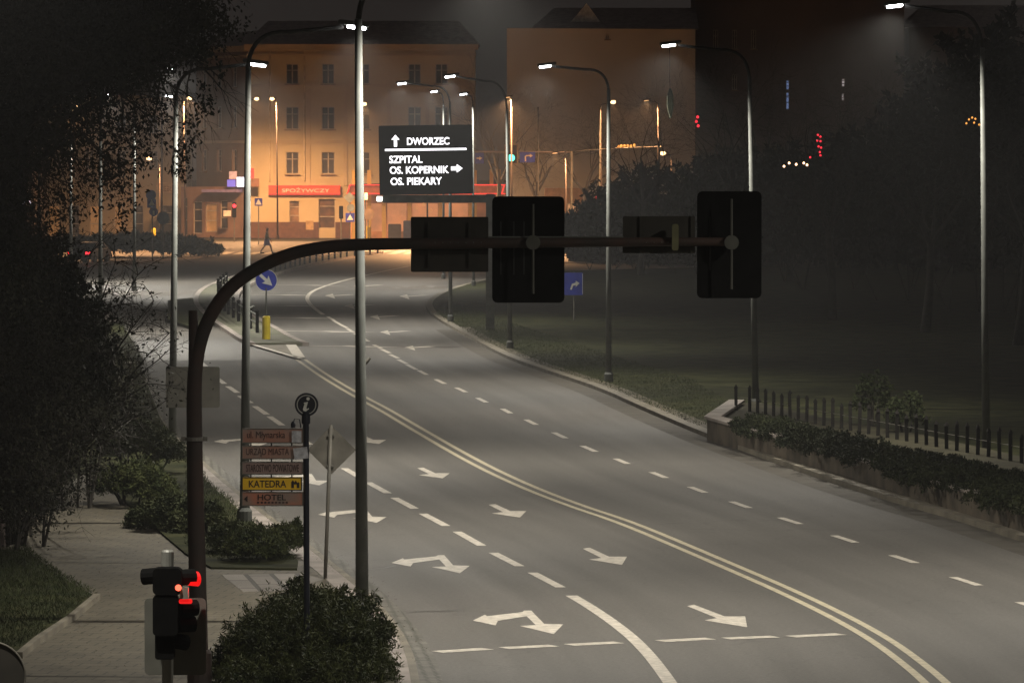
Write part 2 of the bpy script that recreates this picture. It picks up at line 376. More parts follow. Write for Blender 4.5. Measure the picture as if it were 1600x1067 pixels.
for i in range(7): mb.slab(GP([(318 + i * 22, 398), (331 + i * 22, 398), (345 + i * 22, 394), (332 + i * 22, 394)]), 0.011, 0.011)
struct('zebra_crossing', mb, M_PAINT)
struct('road_joint', MB().ribbon(GP([(548, 541), (600, 541.5), (660, 542), (712, 543)]), -0.5, 0.5, 0.008, 0.008), mat('tar', (0.02, 0.018, 0.016), 0.5))
# dark tyre/patch area and gutter line cracks near the stop line
mb = MB()
for pts in [[(640, 957), (668, 955), (700, 955), (723, 953)], [(575, 890), (600, 888), (618, 884)]]:
    mb.ribbon(GP(pts), -0.03, 0.03, 0.010, 0.010)
struct('tar_seams', mb, MATS['tar'])
# ---- left side: kerb, gutter, walkway, verges
wl_near = [p for p in wl if p.y < G(0, 455).y]
struct('gutter', MB().ribbon(wl_near, 0.02, -0.32, 0.012, 0.012), M_GUT)
kerb_in = [p for p in wl_near]
struct('kerb', MB().ribbon(wl_near, -0.32, -0.44, -0.03, 0.12), M_KERB)
struct('pavement', MB().ribbon(wl_near, -0.44, -0.80, -0.03, 0.118), M_KERBW, 'narrow pale paved strip beside the left kerb')
lin = []
for i, p in enumerate(wl_near):
    t = (wl_near[min(i + 1, len(wl_near) - 1)] - wl_near[max(i - 1, 0)]).normalized(); lin.append(p + Vector((t.y, -t.x, 0)) * -0.80)
struct('path', MB().slab(lin + [Vector((-60, lin[-1].y, 0)), Vector((-60, 30, 0)), Vector((lin[0].x, 30, 0))], -0.03, 0.112), M_WALK)
def grass_patch(pts, z=0.15, m=M_GRASS, name='grass'):
    return obj(name, MB().slab(GP(pts, 0.1), -0.02, z), m, kind='structure')
grass_patch([(-80, 870), (-20, 862), (40, 862), (95, 905), (152, 937), (110, 972), (60, 1005), (30, 1030), (-80, 1075)])
grass_patch([(-200, 560), (218, 570), (250, 655), (288, 715), (330, 762), (392, 816), (440, 856), (466, 880), (464, 892), (330, 890), (290, 868), (210, 800), (155, 752), (130, 742), (60, 780), (20, 820), (-200, 900)])
grass_patch([(395, 975), (440, 935), (500, 925), (560, 955), (600, 1000), (615, 1060), (625, 1120), (630, 1200), (345, 1200), (350, 1040)], m=M_SOIL, name='planting_bed')
grass_patch([(-600, 500), (190, 505), (225, 566), (-600, 566)])
struct('cobble_strip', MB().slab(GP([(345, 898), (470, 896), (505, 905), (450, 922), (380, 925)], 0.11), 0.115, 0.116), M_COBB)
struct('path_edging', MB().ribbon(GP([(30, 1030), (60, 1005), (110, 972), (152, 937)], 0.1), -0.05, 0.05, 0.05, 0.21), M_KERB)
mb = MB(); mb.ribbon(GP([(40, 878), (300, 880)], 0.11), -.04, .04, .116, .116); mb.ribbon(GP([(40, 1056), (320, 1058)], 0.11), -.03, .03, .116, .116)
struct('path_joint', mb, MATS['tar'])

# ---- right side: kerb, lawn
struct('gutter', MB().ribbon([p for p in wr if p.y < 230], -.75, 0.0, 0.0075, 0.0075), mat('gutter_dirt', (.055, .048, .038), .9, scale=1.3, col2=(.085, .076, .062), detail=10), 'dirty dark gutter band along the right kerb')
struct('kerb', MB().ribbon(wr, 0.0, 0.32, -0.03, 0.12), M_KERB, 'worn tan kerb along the right edge of the road')
wrl = []
for i, p in enumerate(wr):
    t = (wr[min(i + 1, len(wr) - 1)] - wr[max(i - 1, 0)]).normalized(); wrl.append(p + Vector((t.y, -t.x, 0)) * 0.32)
struct('lawn', MB().slab(wrl + [Vector((90, wrl[-1].y, 0)), Vector((90, wrl[0].y, 0))], -0.03, 0.11), M_GRASS)
mb = MB(); mb.ribbon([p for p in wrl if p.y < 230], 0.0, 0.4, 0.111, 0.120)
struct('dirt_verge', mb, mat('dirt_verge', (0.075, 0.064, 0.04), 0.9, var=0.4, scale=1.2))

# ---- median island with railing posts and keep-right sign
MED = GP([(436, 541), (415, 532), (392, 517), (368, 503), (350, 490), (338, 476), (338, 463), (352, 450), (385, 437), (430, 423), (480, 411), (540, 401), (575, 396)])
medw = smooth(MED)
struct('median_island', MB().ribbon(medw, -0.9, 0.9, -0.03, 0.13), mat('island_grass', (0.07, 0.08, 0.04), 0.9, scale=1.0, col2=(0.14, 0.13, 0.10), bump=0.4))
struct('kerb', MB().ribbon(medw, -1.15, -0.9, -0.03, 0.145).ribbon(medw, 0.9, 1.15, -0.03, 0.145), M_KERBW, 'pale kerbstones round the median island')
struct('island_tip', MB().slab(GP([(398, 540), (436, 533), (452, 536), (470, 561)]), -0.02, 0.06), M_KERB)
mb = MB(); mb.ribbon(GP([(396, 541), (430, 551), (470, 563)]), -0.1, 0.1, 0.066, 0.066); mb.ribbon(GP([(451, 536), (460, 549), (468, 561)]), -0.2, 0.2, 0.066, 0.066)
struct('island_paint', mb, M_PAINT)
grass_patch([(262, 470), (300, 466), (322, 480), (335, 505), (300, 512), (262, 500)], z=0.13)

def railing(label, pts, n, h=0.85, rail=True):
    t = thing('guard_rail', label, 'railing', pts[0]); rs = resample(pts, n)
    for p in rs:
        mb = MB().box((p.x, p.y, p.z + h / 2), (0.13, 0.13, h)).lathe((p.x, p.y, p.z + h), [(0.09, 0), (0.09, 0.04), (0.03, 0.08)], 8)
        obj('post', mb, M_BLACK, t)
    if rail: obj('rail', MB().tube([p + Vector((0, 0, h * .85)) for p in rs], 0.035, 6).tube([p + Vector((0, 0, h * .45)) for p in rs], 0.03, 6), M_GALV, t)
railing('low railing of dark posts and pale rail on the near end of the median island', GP([(402, 520), (380, 507), (355, 490), (341, 475), (341, 463), (354, 452)], 0.13), 15)
railing('row of short dark posts along the far curve of the median below the mast bend', GP([(430, 424), (480, 412), (540, 402), (590, 396)], 0.13), 18, 0.8)

# ================================================================== VEGETATION
def leaves(name, pts, size, m, parent=None, seed=1, aspect=0.5, up=0.0, **kw):
    """many leaf-sized quads at the points (numpy n x 3); each its own direction"""
    rng = np.random.default_rng(seed); n = len(pts)
    d = rng.normal(size=(n, 3)); d[:, 2] += up; d /= np.linalg.norm(d, axis=1)[:, None]
    e = np.cross(d, rng.normal(size=(n, 3))); e /= np.linalg.norm(e, axis=1)[:, None]
    L = (size * rng.uniform(.6, 1.3, n))[:, None]; W = L * aspect / 2
    v = np.stack([pts, pts + d * L * .5 + e * W, pts + d * L, pts + d * L * .5 - e * W], 1).reshape(-1, 3)
    if parent is not None: v = v - np.array(origin(parent))
    me = bpy.data.meshes.new(name); me.vertices.add(4 * n); me.vertices.foreach_set('co', v.astype(np.float32).ravel())
    me.loops.add(4 * n); me.loops.foreach_set('vertex_index', np.arange(4 * n, dtype=np.int32))
    me.polygons.add(n); me.polygons.foreach_set('loop_start', np.arange(0, 4 * n, 4, dtype=np.int32))
    me.update(calc_edges=True); me.materials.append(m)
    o = bpy.data.objects.new(name, me); C.objects.link(o)
    if parent is not None: o.parent = parent
    return tag(o, **kw)
def leaf_mat(name, a, b, sc=1.2):
    return mat(name, a, 0.75, scale=sc, col2=b, spec=0.2, coord='Object', detail=4)
M_JUN = leaf_mat('juniper_needles', (0.016, 0.025, 0.008), (0.07, 0.078, 0.025), 2.5)
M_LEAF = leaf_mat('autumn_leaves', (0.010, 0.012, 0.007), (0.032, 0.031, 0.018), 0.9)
M_HEDGE = leaf_mat('hedge_leaves', (0.020, 0.028, 0.010), (0.05, 0.06, 0.022), 0.8)
M_BARK = mat('bark', (0.030, 0.025, 0.020), 0.9, var=0.4, scale=6)
M_BARKG = mat('bark_grey', (0.06, 0.052, 0.045), 0.9, var=0.4, scale=6)

def mound_pts(blobs, n, seed, shell=0.55):
    """points in ellipsoid blobs (centre, radii), denser near the surface, sprays sticking out"""
    rng = np.random.default_rng(seed); out = []
    wt = np.array([b[1][0] * b[1][1] * b[1][2] for b in blobs]) ** (2 / 3); wt = wt / wt.sum()
    for (c, r), k in zip(blobs, (wt * n).astype(int)):
        nspray = max(20, k // 28)
        d = rng.normal(size=(nspray, 3)); d[:, 2] = np.abs(d[:, 2]) * 0.9 - 0.1; d /= np.linalg.norm(d, axis=1)[:, None]
        base = np.array(c) + d * np.array(r) * rng.uniform(shell, 1.0, nspray)[:, None]
        tipdir = d + rng.normal(scale=.35, size=(nspray, 3)) + np.array([0, 0, .25]); tipdir /= np.linalg.norm(tipdir, axis=1)[:, None]
        ln = 0.35 * min(r) * rng.uniform(.5, 1.3, nspray)
        per = max(1, k // nspray); t = rng.uniform(0, 1, (nspray, per)) ** .8
        pts = base[:, None, :] + tipdir[:, None, :] * (t * ln[:, None])[..., None] + rng.normal(size=(nspray, per, 3)) * (0.13 * min(r) * (1.1 - t))[..., None] * .5
        out.append(pts.reshape(-1, 3))
    p = np.concatenate(out); return p[p[:, 2] > 0.02]
def shrub(name, label, cat, base, blobs, n, size, m, seed, group=None, stems=8, aspect=.3):
    t = thing(name, label, cat, base, group=group)
    leaves('foliage', mound_pts(blobs, n, seed), size, m, t, seed, aspect, .3)
    rng = random.Random(seed)
    for i in range(stems):
        mb = MB(); c, r = rng.choice(blobs); a = rng.uniform(0, 6.28)
        e = Vector(c) + Vector((math.cos(a) * r[0] * .6, math.sin(a) * r[1] * .6, r[2] * rng.uniform(.3, .8)))
        b0 = Vector((c[0], c[1], 0)).lerp(Vector((base[0], base[1], 0)), .4); mb.tube(bez(b0, b0.lerp(e, .5) + Vector((0, 0, .15)), e, 4), [.03, .025, .02, .012, .006], 5)
        obj('stem', mb, M_BARK, t)
    return t
# big juniper bottom centre  (photo 330-620, 895-1067)
Yj = 76.0; g = P(475, 1067, Yj); sj = S(Yj)
def bl(x, y, Y, rx, ry, rz): p = P(x, y, Y); return ((p.x, p.y, p.z), (rx, ry, rz))
shrub('juniper_bush', 'large dark spreading juniper at the bottom around the tall lamp post', 'bush', (g.x, 77, .1),
      [bl(475, 1030, 77, 1.0, .9, .85), bl(555, 1010, 78, .5, .7, .75), bl(400, 1050, 76.5, .55, .8, .7), bl(520, 965, 79, .38, .6, .42), bl(450, 990, 78, .45, .6, .5), bl(570, 1060, 77, .42, .7, .6), bl(370, 1080, 76, .4, .7, .7), bl(470, 930, 80, .2, .3, .28), bl(400, 1110, 74.5, .6, .8, .7), bl(500, 1110, 74.5, .7, .8, .75), bl(585, 1110, 75, .38, .7, .7), bl(440, 1060, 76, .7, .8, .8), bl(530, 1060, 76, .65, .8, .8)],
      110000, .085, M_JUN, 3, aspect=.22)
shrub('juniper_bush', 'low juniper beside the kerb, right behind the stack of direction signs', 'bush', tuple(G(400, 868)),
      [bl(400, 860, 97, .55, .8, .35), bl(360, 850, 99, .35, .7, .35), bl(445, 850, 98, .32, .6, .32), bl(462, 830, 99, .1, .3, .2)], 24000, .085, M_JUN, 4, aspect=.24)
for i, (lab, x, y, Y, sx) in enumerate([
    ('dark juniper on the verge left of the mast, nearest to the paved path', 262, 815, 105, .8),
    ('dark juniper on the verge, second one back along the paved path', 215, 760, 112, .9),
    ('dark juniper furthest back on the verge beneath the bare branches', 225, 700, 124, 1.0),
    ('small juniper tuft in the grass between mast and lamp post', 325, 800, 104, .35)]):
    shrub('juniper_bush', lab, 'bush', (P(x, y, Y).x, Y, .1), [bl(x, y, Y, .65 * sx, .9 * sx, .55 * sx), bl(x - 40 * sx, y + 5, Y + 1, .5 * sx, .7, .45 * sx), bl(x + 35 * sx, y + 15, Y - .5, .45 * sx, .7, .4 * sx)], int(20000 * sx), .09, M_JUN, 10 + i, aspect=.24)
# short grass blades on the near grass corners
def blades(region, n, seed, h=.09):
    rng = random.Random(seed); mb = []; poly = [(p.x, p.y) for p in GP(region)]
    xs = [p[0] for p in poly]; ys = [p[1] for p in poly]; pts = []
    def inside(x, y):
        c = False; j = len(poly) - 1
        for i in range(len(poly)):
            if (poly[i][1] > y) != (poly[j][1] > y) and x < (poly[j][0] - poly[i][0]) * (y - poly[i][1]) / (poly[j][1] - poly[i][1]) + poly[i][0]: c = not c
            j = i
        return c
    while len(pts) < n:
        x, y = rng.uniform(min(xs), max(xs)), rng.uniform(min(ys), max(ys))
        if inside(x, y): pts.append((x, y, .14))
    return leaves('grass_blades', np.array(pts), h, M_HEDGE, seed=seed, aspect=.12, up=1.2, kind='stuff', cat=None)
b1 = blades([(-40, 872), (40, 866), (95, 908), (148, 938), (105, 972), (30, 1026), (-40, 1040)], 14000, 5)
tag(b1, 'short grass on the corner left of the paved path', 'grass')
b2 = blades([(290, 705), (330, 765), (435, 855), (458, 888), (335, 888), (290, 866)], 9000, 6)
tag(b2, 'short grass on the verge between mast and kerb', 'grass')

b3 = blades([(680, 495), (760, 541), (860, 582), (940, 608), (1000, 634), (1095, 676), (1160, 650), (1080, 600), (950, 560), (800, 510), (700, 475)], 26000, 8, .09)
tag(b3, 'short olive grass along the inside of the right kerb', 'grass')
def litter(region, n, seed, z, label):
    o = blades(region, n, seed, .07); v = o.data; co = np.empty(len(v.vertices) * 3, np.float32); v.vertices.foreach_get('co', co); co = co.reshape(-1, 4, 3)
    c_ = co.mean(1, keepdims=True); co = c_ + (co - c_) * np.array([1, 1, .25]) * np.array([1.0, 1.0, 1.0]); co[..., 2] += z + .02 - co[..., 2].min(); 
    v.vertices.foreach_set('co', co.astype(np.float32).ravel()); v.update(); o.name = 'fallen_leaves'; v.materials[0] = mat('leaf_litter', (.03, .02, .01), .9, scale=3, col2=(.11, .07, .03)); tag(o, label, 'leaves')
litter([(60, 1067), (155, 940), (60, 840), (140, 760), (200, 805), (290, 880), (330, 1067)], 1200, 12, .114, 'small fallen leaves strewn over the paved path')
litter([(330, 760), (470, 880), (560, 935), (640, 1050), (690, 1067), (600, 925), (500, 862), (350, 745)], 700, 13, .114, 'fallen leaves along the left kerb and gutter')
def branchy(mb, p, d, ln, r, depth, rng, spread=.5, twig=3, droop=0.0, cuts=3, tips=None, shrink=(.6, .85)):
    q = p.copy(); pts = [p.copy()]; rad = [r]; dd = d.copy()
    for i in range(cuts):
        dd = (dd + Vector((rng.gauss(0, .13), rng.gauss(0, .13), rng.gauss(0, .1) - droop))).normalized(); q = q + dd * ln / cuts; pts.append(q.copy()); rad.append(r * (1 - .45 * (i + 1) / cuts))
    mb.tube(pts, rad, 6 if r > .05 else (4 if r > .015 else 3), cap=False)
    if tips is not None and depth <= 1: tips.append(pts[-1]); tips.append(pts[-2])
    if depth == 0: return
    for k in range(twig):
        i = rng.randint(1, len(pts) - 1) if k else len(pts) - 1
        nd = (dd + Vector((rng.gauss(0, spread), rng.gauss(0, spread), rng.gauss(0, spread * .8)))).normalized()
        branchy(mb, pts[i], nd, ln * rng.uniform(*shrink), max(rad[i] * .6, .004), depth - 1, rng, spread, twig, droop, cuts, tips, shrink)
def bare_tree(label, base, h, seed, depth=5, r=.16, m=M_BARKG, leafn=0, group='bare trees in the park', spread=.45, name='bare_tree', thin=1):
    t = thing(name, label, 'tree', base, group=group); rng = random.Random(seed); b = Vector(base)
    tr = MB(); top = b + Vector((rng.gauss(0, .3), rng.gauss(0, .3), h * .35)); tr.tube([b - Vector((0, 0, .1)), b.lerp(top, .5) + Vector((.08, 0, 0)), top], [r * 1.3, r, r * .8], 9)
    obj('trunk', tr, m, t, smooth=True)
    mb = MB(); tips = []
    for k in range(4):
        a = k * 1.57 + rng.uniform(-.5, .5); d = Vector((math.cos(a) * .55, math.sin(a) * .55, 1)).normalized()
        branchy(mb, top if k else top, d, h * .24, r * .55, depth, rng, spread, 3, tips=tips)
    obj('crown', mb, m, t)
    if leafn:
        ra = np.random.default_rng(seed); tp = np.array([tuple(q) for q in tips]); idx = ra.integers(0, len(tp), leafn)
        leaves('leaf', tp[idx] + ra.normal(scale=.35, size=(leafn, 3)), .16, M_LEAF, t, seed, .5).name = 'foliage'
    return t

# ---- the big leafy tree in the upper left, hanging into the picture
def left_tree():
    Y = 92.0; base = P(-160, 930, Y); base.z = .1
    t = thing('leafy_tree', 'large dark tree at the upper left whose drooping leaves hang before the lamps', 'tree', base)
    rng = random.Random(21)
    tr = MB(); tr.tube([base, base + Vector((.2, 0, 3)), base + Vector((.5, .3, 6)), base + Vector((1.0, .5, 9))], [.32, .26, .22, .15], 12)
    obj('trunk', tr, M_BARK, t, smooth=True)
    mb = MB(); tips = []
    for k, (x, y, z0) in enumerate([(60, 60, 5), (140, 20, 7), (220, 60, 6.5), (280, 30, 8), (100, 150, 5), (180, 140, 5.5), (20, 220, 4.5), (300, 90, 7), (250, 120, 6), (40, -60, 8), (160, -60, 9), (280, -50, 9), (10, 330, 4), (130, 210, 5)]):
        e = P(x, y, Y + rng.uniform(-2, 3)); s0 = base + Vector((.4, .2, z0)); mid = s0.lerp(e, .5) + Vector((0, 0, .7))
        c = bez(s0, mid, e, 6); mb.tube(c, [.09, .075, .06, .05, .035, .025, .015], 6)
        for q in c[2:]:
            for j in range(3): branchy(mb, q, Vector((rng.uniform(-.2, 1), rng.uniform(-.6, .6), rng.uniform(-.9, .2))).normalized(), .75, .018, 2, rng, .5, 3, .12, tips=tips)
    obj('crown', mb, M_BARK, t)
    # leaves: solid dark mass to the left, loosening to hanging sprays on the right
    ra = np.random.default_rng(5); out = []
    def blob(x, y, rx, ry, n, dy=2.0):
        c = P(x, y, Y); s = S(Y); p = ra.normal(size=(n, 3)) * np.array([rx / s, dy, ry / s]) * .5 + np.array([c.x, Y + .5, c.z]); out.append(p)
    for x, y, rx, ry, n in [(20, 40, 90, 90, 9000), (110, 30, 80, 70, 8000), (190, 20, 70, 60, 6500), (250, 30, 60, 45, 3600), (310, 20, 45, 40, 1500), (60, 130, 80, 60, 6000), (150, 100, 70, 45, 4200), (220, 90, 60, 40, 2600), (290, 75, 45, 25, 900), (0, 220, 45, 80, 7000), (70, 220, 50, 50, 1900), (0, 330, 45, 70, 4600), (130, 190, 60, 45, 1100), (160, 265, 65, 45, 600), (90, 310, 50, 55, 600), (200, 190, 45, 60, 500), (340, 45, 40, 22, 260), (20, 430, 40, 60, 3000)]:
        blob(x, y, rx, ry, n)
    # hanging sprays
    for x, y0, y1, n in [(318, 130, 180, 70), (327, 150, 178, 46), (300, 175, 215, 60), (290, 190, 285, 130), (283, 215, 280, 90), (262, 150, 240, 90), (245, 130, 210, 90), (230, 150, 260, 90), (305, 205, 232, 20), (345, 95, 128, 26), (270, 250, 275, 30), (210, 200, 330, 120), (190, 240, 360, 140), (170, 220, 330, 120)]:
        p = np.array([tuple(P(x + ra.normal() * 7, ra.uniform(y0, y1), Y + ra.uniform(-.5, .5))) for _ in range(n)]); out.append(p)
        mb2 = MB()
    leaves('foliage', np.concatenate(out), .088, M_LEAF, t, 8, .5, -.8)
left_tree()
def twig_bush(label, base, targets, seed, m=M_BARK, depth=4, leafn=0):
    t = thing('bare_shrub', label, 'shrub', base, group=None); rng = random.Random(seed); mb = MB(); tips = []
    for (x, y, Y) in targets:
        e = P(x, y, Y); s0 = Vector(base) + Vector((rng.uniform(-.2, .2), rng.uniform(-.2, .2), 0))
        c = bez(s0, s0.lerp(e, .55) + Vector((0, 0, .6)), e, 6); mb.tube(c, [.04, .035, .03, .024, .018, .012, .008], 5)
        for q in c[2:]:
            for j in range(3): branchy(mb, q, ((e - s0).normalized() + Vector((rng.gauss(0, .6), rng.gauss(0, .4), rng.gauss(0, .5)))).normalized(), .55, .011, depth - 2, rng, .6, 3, 0, tips=tips)
    obj('twigs', mb, m, t)
    if leafn:
        ra = np.random.default_rng(seed); tp = np.array([tuple(q) for q in tips]); idx = ra.integers(0, len(tp), leafn)
        leaves('foliage', tp[idx] + ra.normal(scale=.12, size=(leafn, 3)), .08, M_LEAF, t, seed, .5)
b = G(60, 800, .1)
twig_bush('tangled leafless shrub on the left whose twigs reach over the road', b, [(240, 470, 100), (265, 520, 100), (250, 560, 101), (215, 430, 102), (180, 410, 101), (140, 400, 101), (230, 600, 100), (120, 430, 102), (80, 380, 101), (200, 520, 99), (170, 480, 99), (150, 560, 100), (100, 500, 100), (60, 450, 100), (30, 420, 100), (180, 610, 101), (130, 630, 101), (240, 640, 101), (70, 600, 100), (200, 650, 101)], 31, depth=4, leafn=2500)
b = G(10, 850, .1)
twig_bush('dense dark shrub at the left edge above the grass corner', b, [(20, 400, 96), (60, 460, 96), (0, 500, 96), (80, 560, 95), (40, 600, 95), (100, 620, 95), (20, 680, 94), (70, 690, 94), (-20, 600, 95), (110, 690, 94), (-20, 420, 96)], 32, depth=5, leafn=26000)
b = G(20, 862, .12)
twig_bush('small arching leafless sapling leaning over the paved path', b, [(75, 765, 100), (45, 745, 100), (110, 745, 100.5)], 33, M_BARK, 4)
ra = np.random.default_rng(77)
def dense_shrub(label, cx, cy, Y, rx, rz, n, seed, size=.11, m=M_LEAF, ry=1.3, name='evergreen_shrub'):
    c = P(cx, cy, Y)
    return shrub(name, label, 'shrub', (c.x, Y, .1), [((c.x, Y, c.z), (rx, ry, rz)), ((c.x - rx * .5, Y + .6, c.z - rz * .3), (rx * .7, ry, rz * .8)), ((c.x + rx * .4, Y - .4, c.z - rz * .4), (rx * .6, ry, rz * .7))], n, size, m, seed, aspect=.45)
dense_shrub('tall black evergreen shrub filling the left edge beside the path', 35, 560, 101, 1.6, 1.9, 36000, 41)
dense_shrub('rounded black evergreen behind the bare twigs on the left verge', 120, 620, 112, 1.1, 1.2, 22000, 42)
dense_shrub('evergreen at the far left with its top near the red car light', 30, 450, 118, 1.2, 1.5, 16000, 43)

# ---- right: raised bed with wall, hedge, picket posts
WALL = GP([(1112, 688), (1225, 722), (1330, 753), (1450, 791), (1600, 838), (1750, 885)])
t = thing('retaining_wall', 'low retaining wall with pale coping curving round the raised bed', 'wall', WALL[0])
ww = [G(1150, 660)] + WALL; ww[0].z = 0
obj('wall', MB().ribbon(ww, -.12, .12, 0, .56), mat('wall_brown', (0.075, 0.06, 0.042), 0.9, var=0.5, scale=1.5, bump=.4), t)
obj('coping', MB().ribbon(ww[:3], -.24, .2, .56, .63).ribbon(ww[3:], -.16, .15, .56, .61), M_KERBW, t)
bed = [G(1150, 660)] + WALL + GP([(1750, 800), (1600, 748), (1450, 712), (1300, 686), (1180, 655)])
struct('raised_bed', MB().slab(bed, 0, .5), M_SOIL)
hb = []
for i, p in enumerate(resample(GP([(1175, 678), (1260, 700), (1340, 722), (1440, 756), (1540, 782), (1680, 825)], .45), 26)):
    rr = random.Random(i + 50); hb.append(((p.x + rr.uniform(-.2, .2), p.y + rr.uniform(-.6, .6), .55 + rr.uniform(-.05, .08)), (.55, 1.1, .34 + rr.uniform(-.08, .12))))
for i, p in enumerate(resample(GP([(1190, 668), (1300, 692), (1450, 722), (1600, 756), (1700, 778)], .45), 24)):
    rr = random.Random(i + 150); hb.append(((p.x + rr.uniform(-.2, .2), p.y - 1.5 + rr.uniform(-.6, .6), .5), (.6, 1.6, .16 + rr.uniform(0, .08))))
t = thing('low_hedge', 'ragged low evergreen hedge spilling over the retaining wall', 'hedge', hb[0][0])
leaves('foliage', mound_pts(hb, 150000, 61), .075, leaf_mat('dark_hedge', (.010, .015, .006), (.034, .040, .015), 1.5), t, 61, .35, .3)
t = thing('picket_fence', 'row of dark upright pickets behind the low hedge on the right', 'fence', tuple(G(1150, 668)))
fr = resample(GP([(1150, 664), (1170, 666), (1300, 692), (1450, 722), (1600, 752), (1760, 785)], .1), 40)
for i, p in enumerate(fr):
    rr = random.Random(i + 9); h = 1.0 + rr.uniform(-.07, .07)
    obj('picket', MB().box((p.x, p.y, .1 + h / 2), (.085, .06, h), ry=rr.uniform(-.03, .03)).lathe((p.x, p.y, .1 + h), [(.06, 0), (.03, .06), (.005, .1)], 6), mat('picket_dark', (.022, .020, .018), .85, spec=.1), t)
obj('wire', MB().tube([p + Vector((0, .05, .3)) for p in fr], .006, 4).tube([p + Vector((0, .05, .75)) for p in fr], .006, 4), M_GALVD, t)
# individual plants that stick up by the fence
for k, (x, y, Y, h, lab) in enumerate([(1362, 690, 134, 1.6, 'spindly leafless sapling behind the pickets'), (1415, 700, 133, 1.3, 'small yellow-green shrub between pickets and dark park')]):
    c = G(x, y, .1); shrub('young_shrub', lab, 'shrub', tuple(c), [((c.x, c.y, h * .6), (.5, .5, h * .55))], 2600, .09, M_HEDGE, 70 + k, aspect=.4)

# ---- park on the right
park = [('slender bare tree in the dark park right of the second right lamp', 1300, 500, 11, 1), ('bare tree with forked trunk left of the rightmost lamp post', 1445, 520, 10, 2), ('bare tree at the right edge beyond the rightmost lamp', 1590, 540, 11, 3), ('tall bare tree behind the black signal board at the mast end', 1130, 455, 13, 4), ('bare tree before the pale gable wall, right of the junction signals', 1000, 430, 12, 5), ('bare tree in the dark park under the lit blue windows', 1235, 440, 12, 6), ('far bare tree under the pair of white windows', 1350, 430, 13, 7)]
for lab, x, y, h, sd in park:
    bare_tree(lab, tuple(G(x, y, .1)), h, 100 + sd, depth=5, r=.17, m=M_BARK, leafn=0)
for lab, x, y, h, sd in [('bare street tree left of the pale gable wall behind the junction', 775, 388, 14, 1), ('bare street tree before the orange lit corner house', 835, 384, 11, 2), ('leafless tree right of the green traffic light', 905, 388, 12, 3)]:
    bare_tree(lab, tuple(G(x, y, .1)), h, 200 + sd, depth=5, r=.2, m=M_BARKG, group='bare trees behind the junction')
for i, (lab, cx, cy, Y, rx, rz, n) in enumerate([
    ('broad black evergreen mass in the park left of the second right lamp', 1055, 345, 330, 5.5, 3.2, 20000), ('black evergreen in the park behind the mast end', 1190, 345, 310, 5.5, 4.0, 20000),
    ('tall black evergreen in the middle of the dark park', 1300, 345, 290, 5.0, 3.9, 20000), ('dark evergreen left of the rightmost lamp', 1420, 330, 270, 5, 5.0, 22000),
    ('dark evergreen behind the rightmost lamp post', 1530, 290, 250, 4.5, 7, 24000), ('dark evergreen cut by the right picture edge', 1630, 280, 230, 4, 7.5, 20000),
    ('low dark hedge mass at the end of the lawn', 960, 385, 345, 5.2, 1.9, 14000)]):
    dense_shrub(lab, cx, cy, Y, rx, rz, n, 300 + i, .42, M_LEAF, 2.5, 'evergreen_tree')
hp = [P(x, 385, 365 - (x - 1000) * .06) for x in range(890, 1900, 60)]
t = thing('boundary_hedge', 'long dark hedge closing the far side of the park', 'hedge', (hp[0].x, hp[0].y, 0))
leaves('foliage', mound_pts([((p.x, p.y, .7), (2.6, 1.5, 2.0)) for p in hp], 50000, 95), .3, M_LEAF, t, 95, .5, .2)
wt_ = thing('garden_wall', 'long low dark wall behind the hedge at the far side of the park', 'wall', (hp[0].x, hp[0].y + 1.6, 0))
obj('wall', MB().ribbon([Vector((p.x, p.y + 1.6, 0)) for p in hp], -.1, .1, 0, 1.5), mat('wall_brown', (0.075, 0.06, 0.042)), wt_)
obj('coping', MB().ribbon([Vector((p.x, p.y + 1.6, 0)) for p in hp], -.16, .16, 1.5, 1.58), M_RUST, wt_)
c = G(240, 400)
t = thing('hedge_island', 'dark rounded hedge on the traffic island left of the zebra crossing', 'hedge', tuple(c))
hbl = [(tuple(G(x, 402) + Vector((0, 0, z))), (2.2, 3.0, .85)) for x, z in [(120, .5), (165, .6), (205, .75), (240, .75), (275, .6), (300, .35)]]
leaves('foliage', mound_pts(hbl, 26000, 90), .3, M_JUN, t, 90, .4, .3)
struct('kerb', MB().ribbon(smooth(GP([(60, 418), (180, 411), (260, 407), (315, 403), (328, 398), (300, 391)])), -.3, .3, -.03, .13), M_KERBW, 'kerb round the hedge island')

